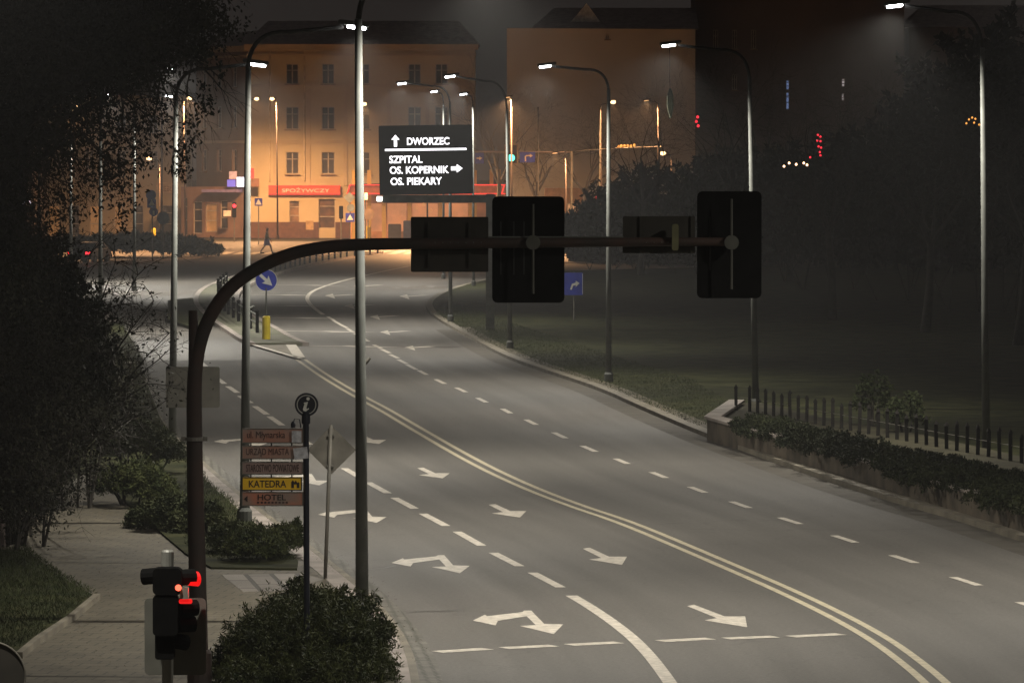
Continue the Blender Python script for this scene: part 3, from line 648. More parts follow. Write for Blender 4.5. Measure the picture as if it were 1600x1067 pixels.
# ================================================================== STREET LAMPS
def street_lamp(label, bx, by, cx, cy, hx, hy, lit='white', r0=.1, group='street lamps with curved arms', z0=0.1, power=None, aim=None, spot=R(146)):
    """post base (bx,by); the bend starts at (cx,cy); lamp head at (hx,hy) - photo pixels"""
    b = G(bx, by, z0); Y = b.y; s = S(Y)
    t = thing('street_lamp', label, 'street lamp', b, group=group)
    top = P(cx, cy, Y); head = P(hx, hy, Y); m = M_GALV if lit == 'white' else M_RUST
    obj('base', MB().lathe(b, [(r0 * 1.5, 0), (r0 * 1.5, .25), (r0 * 1.05, .32)], 12), m, t, smooth=False)
    obj('post', MB().tube([b, b.lerp(top, .35), top], [r0, r0 * .82, r0 * .55], 14), m, t, smooth=True)
    corner = Vector((top.x + (head.x - top.x) * .04, Y, head.z - (head.z - top.z) * .10))
    arm = bez(top, corner, Vector((top.x + (head.x - top.x) * .38, Y, head.z - (head.z - top.z) * .16)), 8) + [head + Vector(((top.x - head.x) * .12, 0, -.02))]
    obj('arm', MB().tube(arm, r0 * .42, 8), M_ARM, t, smooth=True)
    sg = -1 if head.x < top.x else 1; L = .62
    h = obj('lamp_head', MB().box(head + Vector((-sg * .05, 0, .05)), (L, .24, .09), ry=sg * .12, bev=.04), m, t)
    mm = {'white': M_LED, 'sodium': M_SOD, 'dim': M_SODD}[lit]
    if lit == 'sodium': obj('lens', MB().lathe(head + Vector((0, 0, -.14)), [(.02, 0), (.17, .05), (.22, .13), (.22, .2), (.12, .27)], 14), mm, h)
    else: obj('lens', MB().box(head + Vector((0, 0, -.03)), (L * .6, .18, .07), ry=sg * .12, bev=.03), mm, h)
    if power is None: power = P_WHITE if lit == 'white' else P_SOD
    if power: lamp_light(head + Vector((0, 0, -.12)), power, WHITE if lit == 'white' else SODIUM, t, .1, spot if lit == 'white' else R(165), .8, aim or ((-.2 * (1 if hx < cx else -.4), 0, -1) if lit == 'white' else (0, .04, -1)))
    return t
# left row (arms reach right over the road)
street_lamp('tall pale lamp post rising out of the big juniper, its head above the picture', 566, 972, 560, 30, 760, -60, r0=.105)
street_lamp('pale lamp post behind the direction signs, second of the left row', 382, 818, 388, 100, 557, 41, r0=.1)
street_lamp('lamp post left of the rusty mast, third of the left row', 269, 716, 275, 150, 403, 100, r0=.1, power=6300)
street_lamp('lamp post seen through the leaves, fourth of the left row', 157, 516, 157, 150, 262, 107, r0=.1, power=10500, aim=(.45, -.35, -1))
street_lamp('lamp post half hidden by leaves, fifth of the left row', 210, 455, 210, 165, 264, 150, r0=.1, power=11000, aim=(.3, 0, -1))
street_lamp('far lamp post deep in the leaves, sixth of the left row', 111, 440, 111, 178, 167, 147, r0=.1, power=15000, aim=(.4, 0, -1))
street_lamp('leftmost lamp post, only glinting through the leaves', 60, 450, 61, 165, 22, 97, r0=.09, power=0)
street_lamp('near lamp post left of the view, lighting the foot of the mast', -430, 1384, -430, -250, -90, -380, r0=.105, spot=R(164), power=5200)
# right row (arms reach left)
street_lamp('rightmost tall lamp post standing behind the low hedge', 1541, 722, 1535, 75, 1398, 8, r0=.1)
street_lamp('lamp post at the start of the retaining wall, second from the right', 1181, 640, 1171, 120, 1045, 70, r0=.1)
street_lamp('lamp post in the lawn, third from the right', 951, 597, 951, 140, 852, 103, r0=.1)
street_lamp('lamp post standing in the lawn under the left signal board', 797, 545, 792, 170, 703, 119, r0=.09)
street_lamp('lamp post right behind the variable message board', 704, 503, 703, 160, 628, 130, r0=.09)
street_lamp('thin lamp post behind the right edge of the message board', 740, 447, 739, 168, 724, 147, r0=.08, power=8000, aim=(-.7, -.2, -1))
street_lamp('thin lamp post just left of the message board post', 693, 436, 693, 162, 678, 143, r0=.08, power=8000, aim=(-.9, 0, -1))
street_lamp('near lamp post right of the view, lighting the bend of the road', 1990, 905, 1980, -60, 1790, -150, r0=.1)
street_lamp('nearest lamp post right of the view, lighting the lanes by the stop line', 2600, 1180, 2600, -190, 2290, -330, r0=.1)
# orange sodium lamps at the junction
GRP = 'orange lamps at the junction'
street_lamp('slim sodium lamp before the yellow shop front', 434, 373.6, 432, 165, 425, 155, 'sodium', .08, GRP)
street_lamp('sodium lamp whose post hides behind the second left lamp post', 389, 373.4, 389, 165, 401, 155, 'sodium', .08, GRP)
street_lamp('sodium lamp seen through leaves above the corner of the house', 290, 380, 287, 165, 296, 154, 'sodium', .08, GRP, power=62000)
street_lamp('low curved sodium lamp before the shops on the left', 251, 392, 250, 262, 233, 248, 'sodium', .09, GRP, power=9000)
street_lamp('sodium lamp hidden in the leaves before the left shops', 112, 392, 112, 180, 122, 168, 'sodium', .08, GRP, power=62000)
street_lamp('sodium lamp with a tight bend near the lawn lamp, lighting the haze orange', 800, 400, 799, 166, 793, 152, 'dim', .08, GRP, power=34000)
street_lamp('added sodium lamp in line behind the tall near lamp post, brightening the street', 562, 383, 562, 175, 569, 163, 'sodium', .08, GRP, power=60000, aim=(0, .1, -1))  # lamp added to brighten the orange street, tucked behind the near post
street_lamp('added unseen sodium lamp behind the message board, lighting the zebra crossing', 668, 386, 667, 200, 655, 205, 'sodium', .08, GRP, power=80000, aim=(0, -.2, -1))  # extra lamp out of sight, added as orange fill for the junction road
street_lamp('bright sodium lamp before the pale gable wall', 941, 392, 938, 172, 958, 160, 'sodium', .08, GRP, power=16000)
street_lamp('dim low sodium lamp with flat head right of the green light', 886, 395, 884, 248, 867, 239, 'dim', .07, GRP, power=9000)
street_lamp('small bright sodium lamp under the hanging ornament', 1050, 398, 1049, 250, 1036, 240, 'sodium', .07, GRP, power=1500)
street_lamp('faint sodium lamp left of the hanging ornament', 1030, 394, 1028, 168, 1010, 157, 'dim', .07, GRP, power=14000)
# slender wire poles lit orange
def wire_pole(label, x, y0, y1, r=.07):
    b = G(x, y0); top = P(x, y1, b.y)
    t = thing('wire_pole', label, 'pole', b, group='slender wire poles')
    obj('post', MB().tube([b, top], [r, r * .7], 10), M_GALVD, t, smooth=True)
    obj('cap', MB().lathe(top, [(r, 0), (r * .9, .08), (.02, .14)], 8), M_GALVD, t)
wire_pole('slender orange lit pole left of the third left lamp post', 253, 398, 180)
wire_pole('slender orange lit pole right of the green traffic light', 841, 392, 170)
wire_pole('slender orange lit pole left of the lawn lamp post', 937, 396, 176)
t = obj('overhead_wire', MB().tube([P(738, 239, 420), P(850, 239.5, 418), P(960, 232, 405), P(1035, 229, 400)], .03, 4), M_GALVD, label='thin overhead wire strung across the junction', cat='wire')

# ================================================================== NEAR MAST with signal boards (photo: rusty arm across)
Ym = 74.5; sm_ = S(Ym)
mbase = P(312, 1085, Ym); mbase.z = .1
mast = thing('signal_mast', 'rusty brown curved mast whose arm spans the whole road', 'signal mast', mbase)
pl = [mbase] + [P(x, y, Ym) for x, y in [(310, 960), (306, 800), (304, 690), (304, 600), (310, 545), (328, 495), (360, 450), (405, 418), (455, 397), (510, 386), (570, 382), (640, 381), (760, 380), (900, 379), (1040, 378), (1150, 378)]]
def crv(pts):
    out = []; n = len(pts)
    for i in range(n - 1):
        p0, p1, p2, p3 = pts[max(i - 1, 0)], pts[i], pts[i + 1], pts[min(i + 2, n - 1)]
        for t_ in (0, .25, .5, .75): out.append(.5 * ((2 * p1) + (p2 - p0) * t_ + (2 * p0 - 5 * p1 + 4 * p2 - p3) * t_ ** 2 + (3 * p1 - p0 - 3 * p2 + p3) * t_ ** 3))
    return out + [pts[-1]]
c = crv(pl); rads = []
for p in c:
    px = 800 + p.x * sm_; u = max(0, min(1, (px - 310) / 840)); up = p.z / 6
    rads.append((.125 if p.z < 4.6 else .095) * (1 - .42 * u) if px > 330 or p.z > 4.6 else .13 - .006 * p.z)
rads = [sum(rads[max(0, i - 4):i + 5]) / len(rads[max(0, i - 4):i + 5]) for i in range(len(rads))]
obj('mast_tube', MB().tube(c, rads, 18), M_RUST, mast, smooth=True)
obj('stub_pipe', MB().tube([P(303, 640, Ym), P(302, 485, Ym)], [.075, .065], 14), M_RUST, mast, smooth=True)
q = P(304, 685, Ym); obj('collar', MB().lathe(q - Vector((0, 0, .03)), [(.145, 0), (.145, .05)], 18).box(q + Vector((.15, -.05, 0)), (.06, .06, .06)).box(q + Vector((-.15, -.05, 0)), (.06, .06, .06)), M_GALVD, mast)
obj('sleeve', MB().lathe(mbase, [(.17, 0), (.17, .45), (.14, .5)], 16), M_RUST, mast)
obj('conduit', MB().tube([P(763, 371, Ym), P(870, 371, Ym), P(974, 371, Ym)], .016, 6), M_GALV, mast)
q = P(306, 1025, Ym - .2); obj('button_box', MB().box(q, (.2, .12, .2), bev=.03), M_YEL, mast)
bo = MB()
for x in list(range(680, 755, 12)) + [1010, 1022, 1034, 1044]: bo.lathe(P(x, 379, Ym - .075), [(.008, -.01), (.008, .01)], 6, 'Y')
obj('bolts', bo, M_GALV, mast)
def flat_panel(label, x0, y0, x1, y1, Y, m, name='sign_panel', cat='sign', bev=.06, frame=None, rot=0.0):
    a, b_ = P(x0, y1, Y), P(x1, y0, Y); c_ = (a + b_) / 2; wd, ht = b_.x - a.x, b_.z - a.z
    t = thing(name, label, cat, c_)
    obj('panel', MB().box(c_, (wd, .02, ht), bev=bev, ry=rot), m, t)
    return t, c_, wd, ht
t, c_, wd, ht = flat_panel('dark rectangular road sign on the mast arm, seen from behind', 642, 339, 763, 425, Ym + .12, M_BACKD, 'road_sign', 'road sign', .02)
obj('bracket', MB().box(c_ + Vector((-.28, -.03, 0)), (.04, .03, ht * .8)).box(c_ + Vector((.28, -.03, 0)), (.04, .03, ht * .8)), M_BACKD, t)
t, c_, wd, ht = flat_panel('brown see-behind sign panel between the two signal boards on the arm', 973, 338, 1086, 396, Ym + .12, M_BACKD, 'road_sign', 'road sign', .02)
obj('bracket', MB().box(c_ + Vector((-.25, -.03, 0)), (.03, .03, ht)).box(c_ + Vector((.45, -.03, 0)), (.03, .03, ht)), M_BACKD, t)
obj('cable_clamp', MB().box(P(1055, 371, Ym - .1), (.09, .12, .36), bev=.03), mat('clamp_yellow', (.10, .097, .045), .7), mast)
def signal_board(label, x0, y0, x1, y1, tx):
    t, c_, wd, ht = flat_panel(label, x0, y0, x1, y1, Ym + .18, M_BOARD, 'traffic_light', 'traffic light', .07)
    for k in range(3): obj('housing', MB().box(c_ + Vector((0, .13, (k - 1) * .33)), (.30, .2, .31), bev=.05), M_BLACK, t)
    for k in range(3):
        vz = MB(); cc_ = c_ + Vector((0, .23, (k - 1) * .33)); vz.lathe(cc_, [(.12, 0), (.12, .22), (.115, .22), (.115, 0)], 14, 'Y')
        obj('visor', vz, M_BLACK, t)
    ty = P(tx, (y0 + y1) / 2, Ym - .12)
    obj('bracket', MB().tube([P(tx, y0 + 12, Ym - .12), P(tx, y1 - 14, Ym - .12)], .018, 8), mat('tube_grey', (.06, .06, .05), .7), t)
    obj('clamp', MB().lathe(P(tx, 379, Ym - .1), [(.1, -.04), (.1, .06), (.06, .08)], 16, 'Y'), MATS['tube_grey'], t)
    rb = MB()
    for k in ((-.38, -.2, -.06) if x0 < 1000 else (-.3,)): rb.box(c_ + Vector((k * wd, -.012, .02)), (.022, .012, ht * .5))
    obj('rib', rb, mat('board_rib', (.009, .009, .009), .8), t)
signal_board('left black traffic light board on the arm, seen from behind', 769, 307, 882, 473, 833)
signal_board('right black traffic light board at the end of the arm, seen from behind', 1089, 299, 1190, 466, 1143)

# ---- tourist direction signs with the i disc
Ys = 76.0
pb = P(480, 1067, Ys); pb.z = .1
sgn = thing('direction_sign_post', 'navy post with round i disc and stacked direction boards', 'signpost', pb)
obj('post', MB().tube([pb, P(478, 655, Ys)], .042, 12).lathe(P(478, 662, Ys), [(.06, 0), (.06, .14), (.03, .17)], 12), M_NAVY, sgn, smooth=False)
dc = P(479, 632, Ys)
dsk = obj('disc', MB().lathe(dc, [(.165, -.02), (.165, .02)], 36, 'Y'), M_NAVY, sgn)
rg = MB(); nn = 40
vs = []; fs = []
for k in range(nn):
    a = 2 * math.pi * k / nn
    for r_ in (.124, .137): vs.append(dc + Vector((r_ * math.cos(a), -.023, r_ * math.sin(a))))
for k in range(nn): fs.append((2 * k, 2 * k + 1, (2 * k + 3) % (2 * nn), (2 * k + 2) % (2 * nn)))
rg.add(vs, fs); obj('ring', rg, mat('silver_ring', (.45, .45, .42), .6), dsk)
obj('letter', MB().plate([(-.035, .03), (.022, .04), (-.002, -.045), (.006, -.06), (.03, -.045), (.036, -.06), (-.01, -.095), (-.045, -.085), (-.05, -.06), (-.028, .012), (-.04, .015)], dc + Vector((0, -.026, 0)), 0, .004).plate([(.022 + .024 * math.cos(i_ * .524), .082 + .024 * math.sin(i_ * .524)) for i_ in range(12)], dc + Vector((0, -.026, 0)), 0, .004), mat('silver_film', (.8, .8, .74), .6), dsk)
M_BRN = mat('faded_board', (.44, .20, .14), .55, var=.3, scale=5, col2=(.36, .26, .22))
M_BRN2 = mat('faded_board_grey', (.34, .235, .21), .55, var=.2, scale=5)
M_BRR = mat('faded_board_red', (.62, .19, .10), .55, scale=3, col2=(.30, .23, .19))
M_INK = mat('sign_ink', (.03, .018, .015), .7); M_INK2 = mat('sign_ink_faded', (.07, .035, .03), .7)
brds = [('ul. Młynarska', 669, 692, M_BRN, M_INK2, .62, .6, 400, 0), ('URZĄD MIASTA', 696, 717, M_BRN, M_INK2, .7, .65, 416, 0), ('STAROSTWO POWIATOWE', 721, 741, M_BRN2, M_INK2, .86, .6, 424, 0), ('KATEDRA', 745, 766, None, M_INK, .62, .52, 415, 0), ('HOTEL', 768, 790, M_BRR, M_INK, .46, .42, 420, 3)]
YB = mat('yellow_board', (.86, .52, .02), .4, var=.08, emit=(1, .55, .02), estr=.02)
for body, y0, y1, m_, ink, fw, fh, tx, up in brds:
    a, b_ = P(378, y1, Ys - .02), P(472 if m_ is None else 474, y0, Ys - .02); cc_ = (a + b_) / 2; W, H = b_.x - a.x, b_.z - a.z
    bd = obj('board', MB().box(cc_, (W, .05, H), bev=.012), YB if m_ is None else m_, sgn, label='bright yellow KATEDRA board' if m_ is None else None)
    fr_ = MB()
    for z_ in (-1, 1): fr_.box(cc_ + Vector((0, -.028, z_ * (H / 2 - .006))), (W, .01, .014))
    for x_ in (-1, 1): fr_.box(cc_ + Vector((x_ * (W / 2 - .006), -.028, 0)), (.014, .01, H - .028))
    obj('frame', fr_, M_NAVY if m_ is None else M_GALVD, bd)
    tw = W * fw; ox = {'ul. Młynarska': -.09, 'URZĄD MIASTA': -.07, 'STAROSTWO POWIATOWE': 0, 'KATEDRA': -.06, 'HOTEL': -.01}[body]
    text(body, cc_ + Vector((ox, -.03, .022 if up else 0)), tw, H * fh, ink, bd, bold=0.0 if 'M' in body else .012)
    if m_ is None:                                   # cathedral pictogram
        ic = cc_ + Vector((W * .39, -.031, -.002)); k = H * .3
        obj('church_symbol', MB().plate([(-k, -k), (-k, k * .5), (-k * .6, k), (-k * .25, k * .4), (k * .1, k * .9), (k * .5, k * .3), (k * .8, k * .5), (k, k * .2), (k, -k), (k * .35, -k), (k * .35, -k * .1), (-k * .35, -k * .1), (-k * .35, -k)], ic, 0, .004), M_INK, bd)
    if up:
        obj('arrow_mark', MB().plate([(-.03, 0), (.02, .045), (.02, -.045)], cc_ + Vector((-.37, -.031, 0)), 0, .004), M_INK, bd)
        ln_ = MB()
        for j in range(9): ln_.box(cc_ + Vector((-.2 + j * .05, -.03, -.05)), (.03, .004, .025))
        obj('small_lettering', ln_, M_INK2, bd)
for x0, x1, y0, y1, rt in [(456, 471, 673, 691, .0), (459, 481, 699, 717, -.12)]:
    a, b_ = P(x0, y1, Ys - .07), P(x1, y0, Ys - .07)
    pp = obj('pasted_notice', MB().box((a + b_) / 2, (b_.x - a.x, .005, b_.z - a.z), ry=rt), mat('paper', (.55, .55, .58), .7, var=.3, scale=14), sgn)
conn = MB()
for x in (392, 424, 456):
    for y in (694, 719, 743, 767): conn.box(P(x, y, Ys), (.02, .03, .05))
obj('spacer', conn, M_NAVY, sgn)
obj('sign_lamp', MB().tube([P(470, 668, Ys), P(468, 655, Ys), P(460, 654, Ys), P(458, 664, Ys)], .008, 6).lathe(P(458, 668, Ys), [(.03, 0), (.035, .05), (.015, .09)], 10), M_NAVY, sgn)

# ---- diamond sign (back), leaning
b = G(508, 905, .1); tp = P(517, 664, b.y)
t = thing('priority_sign', 'diamond shaped road sign seen from behind on a leaning post', 'road sign', b)
obj('post', MB().tube([b, tp], .032, 10), M_BACK, t, smooth=True)
k = 38 / S(b.y); cc_ = P(518, 703, b.y) + Vector((0, .05, 0))
obj('plate', MB().plate([(-k, 0), (0, k), (k, 0), (0, -k)], cc_, 0, .012), M_BACK, t)
obj('clamp', MB().box(P(517, 680, b.y) + Vector((0, .02, 0)), (.12, .08, .03)).box(P(516, 728, b.y) + Vector((0, .02, 0)), (.12, .08, .03)), M_GALVD, t)
# ---- rectangular sign back behind the mast
b = G(300, 770, .1)
t = thing('road_sign', 'grey rectangular sign seen from behind the rusty mast', 'road sign', b)
obj('post', MB().tube([b, P(301, 572, b.y)], .035, 10), M_GALVD, t)
a, q = P(259, 637, b.y), P(343, 573, b.y); obj('plate', MB().box((a + q) / 2 + Vector((0, .05, 0)), (q.x - a.x, .02, q.z - a.z), bev=.04), mat('grey_plate', (.085, .078, .062), .6), t)

# ---- near signal bottom left
Yp = 57.0; sp_ = S(Yp)
b = P(262, 1335, Yp); b.z = .1
t = thing('traffic_light', 'near traffic light at the bottom left with red glow in its visors', 'traffic light', b)
obj('post', MB().tube([b, P(262, 862, Yp)], .06, 14).lathe(P(262, 884, Yp), [(.066, 0), (.066, .15), (.05, .17)], 14), mat('grey_post', (.20, .20, .18), .5, .2), t)
q0, q1 = P(226, 1054, Yp + .25), P(322, 934, Yp + .25)
obj('backboard', MB().box((q0 + q1) / 2, (q1.x - q0.x, .015, q1.z - q0.z), bev=.05), mat('board_grey', (.10, .10, .085), .6, var=.15), t)
hd = MB()
hd.box(P(262, 907, Yp - .1), (.30, .24, .28), bev=.05).box(P(259, 960, Yp - .1), (.26, .22, .42), bev=.04).box(P(258, 1008, Yp - .05), (.2, .2, .28), bev=.03)
obj('housing', hd, M_BLACK, t)
def visor(mb, c, d, r, ln, n=12):
    d = Vector(d).normalized(); mb.tube([c, c + d * ln], r, n, cap=False); mb.tube([c + d * ln, c], r * .93, n, cap=False); mb.tube([c - d * .02, c], r * 1.02, n)
for (x, y, dd) in [(280, 902, (1, .55, 0)), (284, 950, (1, .5, 0)), (280, 975, (1, .5, 0)), (247, 899, (-1, .3, -.1)), (270, 1000, (.8, .6, -.2))]:
    vz = MB(); visor(vz, P(x, y, Yp - .05), dd, .085, .17)
    obj('visor', vz, M_BLACK, t)
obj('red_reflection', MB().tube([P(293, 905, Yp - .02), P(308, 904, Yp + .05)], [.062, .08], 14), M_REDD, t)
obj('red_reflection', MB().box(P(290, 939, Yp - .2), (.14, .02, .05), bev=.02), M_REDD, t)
obj('red_lens', MB().lathe(P(278.5, 918, Yp - .24), [(.028, -.01), (.034, .01)], 12, 'Y'), M_REDW, t)
obj('junction_box', MB().box(P(288, 926, Yp - .18), (.085, .08, .12), bev=.01), mat('box_grey', (.22, .21, .18), .5), t)
ld = bpy.data.lights.new('red_glow', 'POINT'); ld.energy = 1.2; ld.color = (1, .02, .02); ld.shadow_soft_size = .03
lo = bpy.data.objects.new('red_glow', ld); C.objects.link(lo); lo.parent = t; lo.location = P(300, 922, Yp - .18) - b
# round sign back at the very corner
b = P(-14, 1330, Yp); b.z = .1
t = thing('round_sign', 'dark round sign cut by the bottom left corner', 'road sign', b)
obj('post', MB().tube([b, P(-14, 1010, Yp)], .035, 10), M_GALVD, t)
obj('plate', MB().lathe(P(-14, 1056, Yp - .05), [(.36, 0), (.36, .015)], 40, 'Y'), M_BACKD, t)
obj('rim', MB().tube([P(-14, 1056, Yp - .06) + Vector((.362 * math.cos(a), 0, .362 * math.sin(a))) for a in [i * math.pi / 20 for i in range(41)]], .009, 6), M_BACK, t)
# pale trunk/post at left edge
b = G(4, 862, .1); t = thing('marker_post', 'short pale post at the left edge beside the grass corner', 'post', b)
obj('post', MB().tube([b, b + Vector((0, 0, .72))], .05, 10).lathe(b + Vector((0, 0, .72)), [(.05, 0), (.03, .04)], 10), mat('pale_post', (.34, .27, .25), .6), t)
# small branches stubs (flag holders) on lamp posts
# ---- keep right sign
b = G(416, 530, .13); Yk = b.y
t = thing('keep_right_sign', 'blue round sign with white arrow above a yellow bollard on the island', 'road sign', b)
obj('bollard', MB().tube([b, P(416, 496, Yk)], .16, 14).lathe(P(416, 496, Yk), [(.16, 0), (.10, .06)], 14), M_YEL, t, smooth=False)
obj('post', MB().tube([P(416, 500, Yk), P(416, 450, Yk)], .03, 8), M_GALV, t)
dk = obj('disc', MB().lathe(P(416, 438, Yk), [(.43, 0), (.43, .02)], 36, 'Y'), M_BLUE, t)
cc_ = P(416, 438, Yk) + Vector((0, -.012, 0))
obj('arrow', MB().plate([(-.06, .32), (.06, .32), (.06, .0), (.2, .06), (0, -.32), (-.2, .06), (-.06, .0)], cc_, 0, .004, ry=R(-48)), M_WHITE, dk)
obj('rim', MB().tube([P(416, 438, Yk) + Vector((.42 * math.cos(a), -.012, .42 * math.sin(a))) for a in [i * math.pi / 20 for i in range(41)]], .012, 5), M_WHITE, dk)

# ---- variable message board on its gantry
b = G(766, 516, .1); Yv = b.y; sv = S(Yv)
t = thing('message_board', 'black lit board reading DWORZEC SZPITAL on a grey cantilever', 'message board', b)
obj('post', MB().box((b + P(766, 303, Yv)) / 2, (.36, .36, (P(766, 303, Yv) - b).z), bev=.04), mat('gantry_grey', (.16, .17, .15), .6, .1), t)
a, q = P(598, 317, Yv), P(774, 305, Yv); obj('beam', MB().box((a + q) / 2, (q.x - a.x, .3, q.z - a.z), bev=.04), MATS['gantry_grey'], t)
rt = R(-.8); vc = P(665.5, 250, Yv - .25)
scr = obj('screen', MB().box(vc, (146 / sv, .22, 108 / sv), ry=rt, bev=.05), mat('screen_black', (.006, .006, .008), .9, spec=.1, emit=(.35, .4, .6), estr=.002), t)
mr_ = Matrix.Rotation(rt, 3, 'Y')
def vpos(x, y): return vc + mr_ @ Vector(((x - 665.5) / sv, -.125, (250 - y) / sv))
for body, x0, x1, y in [('DWORZEC', 636.5, 702.5, 221), ('SZPITAL', 608.5, 660, 249), ('OS. KOPERNIK', 609, 701, 265.5), ('OS. PIEKARY', 610, 690, 283)]:
    text(body, vpos((x0 + x1) / 2, y), (x1 - x0) / sv, 11.6 / sv, M_TXT, scr, ry=rt, bold=.02)
obj('divider', MB().box(vpos(665.5, 234), (127 / sv, .01, 3.2 / sv), ry=rt), M_TXT, scr)
u = 1 / sv
ar = [(-2.4 * u, -9 * u), (2.4 * u, -9 * u), (2.4 * u, 2 * u), (6.4 * u, 2 * u), (0, 9.5 * u), (-6.4 * u, 2 * u), (-2.4 * u, 2 * u)]
obj('up_arrow', MB().plate(ar, vpos(618.5, 220), 0, .006, ry=rt), M_TXT, scr)
ar = [(-9 * u, -3 * u), (0 * u, -3 * u), (0 * u, -6.5 * u), (9 * u, 0), (0 * u, 6.5 * u), (0 * u, 3 * u), (-9 * u, 3 * u)]
obj('right_arrow', MB().plate(ar, vpos(713.5, 264), 0, .006, ry=rt), M_TXT, scr)
obj('end_lamp', MB().lathe(P(593, 311, Yv - .1), [(.1, -.1), (.13, 0), (.1, .1)], 12), mat('end_lamp', (.8, .8, .8), emit=(.9, 1, .95), estr=4), t)

# ---- two slim pole bases of the lawn etc. : blue sign at the lawn
b = G(897, 500, .1); t = thing('lane_sign', 'small blue lane sign with white arrow right of the left signal board', 'road sign', b)
obj('post', MB().tube([b, P(897, 425, b.y)], .04, 8), M_GALVD, t)
a, q = P(882, 461, b.y), P(911, 426, b.y); cc_ = (a + q) / 2 + Vector((0, -.06, 0)); pn = obj('panel', MB().box(cc_, (q.x - a.x, .03, q.z - a.z), bev=.04), M_BLUE, t)
k = 1 / S(b.y)
obj('arrow', MB().plate([(-6 * k, -9 * k), (-3 * k, -9 * k), (-1 * k, -3 * k), (3 * k, -2 * k), (3 * k, -5 * k), (9 * k, 1 * k), (3 * k, 5 * k), (3 * k, 2 * k), (-3 * k, 0)], cc_ + Vector((0, -.02, 0)), -.005, 0), M_WHITE, pn)
obj('border', MB().box(cc_ + Vector((13.6 * k, -.02, 0)), (.7 * k, .006, 32 * k)), M_WHITE, pn)

# ================================================================== FAR JUNCTION
# far signal gantry
b = G(893, 392); Yg = b.y; kg = 1 / S(Yg)
t = thing('signal_gantry', 'thin far gantry arm carrying the green light and blue lane signs', 'signal mast', b)
obj('post', MB().tube([b, P(893, 236, Yg)], .1, 10), M_GALVD, t); obj('arm', MB().tube([P(893, 238, Yg), P(735, 237, Yg)], .06, 8), mat('arm_pink', (.25, .2, .2), .6), t)
def far_signal(label, x, y0, y1, w_, lamp, ly, group='far traffic lights', Y=None, framem=None):
    Y = Y or Yg - .4; c_ = P(x, (y0 + y1) / 2, Y); k = 1 / S(Y)
    t = thing('traffic_light', label, 'traffic light', c_, group=group)
    if framem:
        fw_ = MB(); H = (y1 - y0) * k; W = w_ * k
        for z_ in (-1, 1): fw_.box(c_ + Vector((0, 0, z_ * H / 2)), (W, .05, .09))
        for x_ in (-1, 1): fw_.box(c_ + Vector((x_ * W / 2, 0, 0)), (.09, .05, H))
        obj('frame', fw_, framem, t); obj('backboard', MB().box(c_ + Vector((0, .03, 0)), (W, .02, H)), M_BOARD, t)
    obj('housing', MB().box(c_, (w_ * k * .5, .25, (y1 - y0) * k * .85), bev=.06), M_BLACK, t)
    o_ = obj('lens', MB().lathe(P(x, ly, Y - .15), [(.24, -.02), (.26, .02)], 16, 'Y'), lamp, t)
    return t
far_signal('green traffic light in a pale frame on the far gantry', 799, 226, 256, 19, M_GREEN, 247, framem=mat('frame_dull', (.3, .2, .12), .7))
def far_post_signal(label, x, yb, y0, y1, lamp, ly):
    b = G(x, yb); t = thing('traffic_light', label, 'traffic light', b, group='far traffic lights')
    obj('post', MB().tube([b, P(x, y0, b.y)], .055, 8), M_GALVD, t)
    c_ = P(x, (y0 + y1) / 2, b.y - .2); obj('housing', MB().box(c_, (.34, .25, (y1 - y0) / S(b.y)), bev=.06), M_BLACK, t)
    if lamp: obj('lens', MB().lathe(P(x, ly, b.y - .36), [(.13, -.02), (.15, .02)], 12, 'Y'), lamp, t)
far_post_signal('red traffic light right of the lit annex', 933, 385, 302, 322, M_RED, 310)
far_post_signal('small red traffic light in the dark park edge', 1052, 392, 306, 322, M_RED, 311)
far_post_signal('red traffic light on a thin post before the purple shop sign', 366, 378, 316, 340, M_RED, 322)
far_post_signal('red traffic light glimpsed beside the left signal board', 769, 392, 338, 356, M_RED, 345)
far_post_signal('unlit traffic light left of the crossing signs by the yellow shop', 533, 380, 322, 342, None, 0)
for lab, x0, y0, x1, y1, ang in [('small blue arrow sign left of the green traffic light', 742, 239, 756, 256, 0), ('blue turn arrow sign right of the green traffic light', 812, 238, 836, 254, 0)]:
    a, q = P(x0, y1, Yg - .3), P(x1, y0, Yg - .3); cc_ = (a + q) / 2; t = thing('lane_sign', lab, 'road sign', cc_)
    pn = obj('panel', MB().box(cc_, (q.x - a.x, .04, q.z - a.z), bev=.03), M_BLUE, t); k = kg
    if x0 < 800: ar = [(-4.5 * k, -1 * k), (0, -1 * k), (0, -3 * k), (4.5 * k, 0), (0, 3 * k), (0, 1 * k), (-4.5 * k, 1 * k)]
    else: ar = [(-4 * k, -6 * k), (-2 * k, -6 * k), (-2 * k, 0), (-.5 * k, 1.5 * k), (4 * k, 1.5 * k), (4 * k, -.5 * k), (9 * k, 2.5 * k), (4 * k, 5.5 * k), (4 * k, 3.5 * k), (-1.5 * k, 3.5 * k), (-4 * k, 1 * k)]
    obj('arrow', MB().plate(ar, cc_ + Vector((0, -.025, 0)), -.01, 0), mat('arrow_warm', (.8, .62, .5), .5), pn)
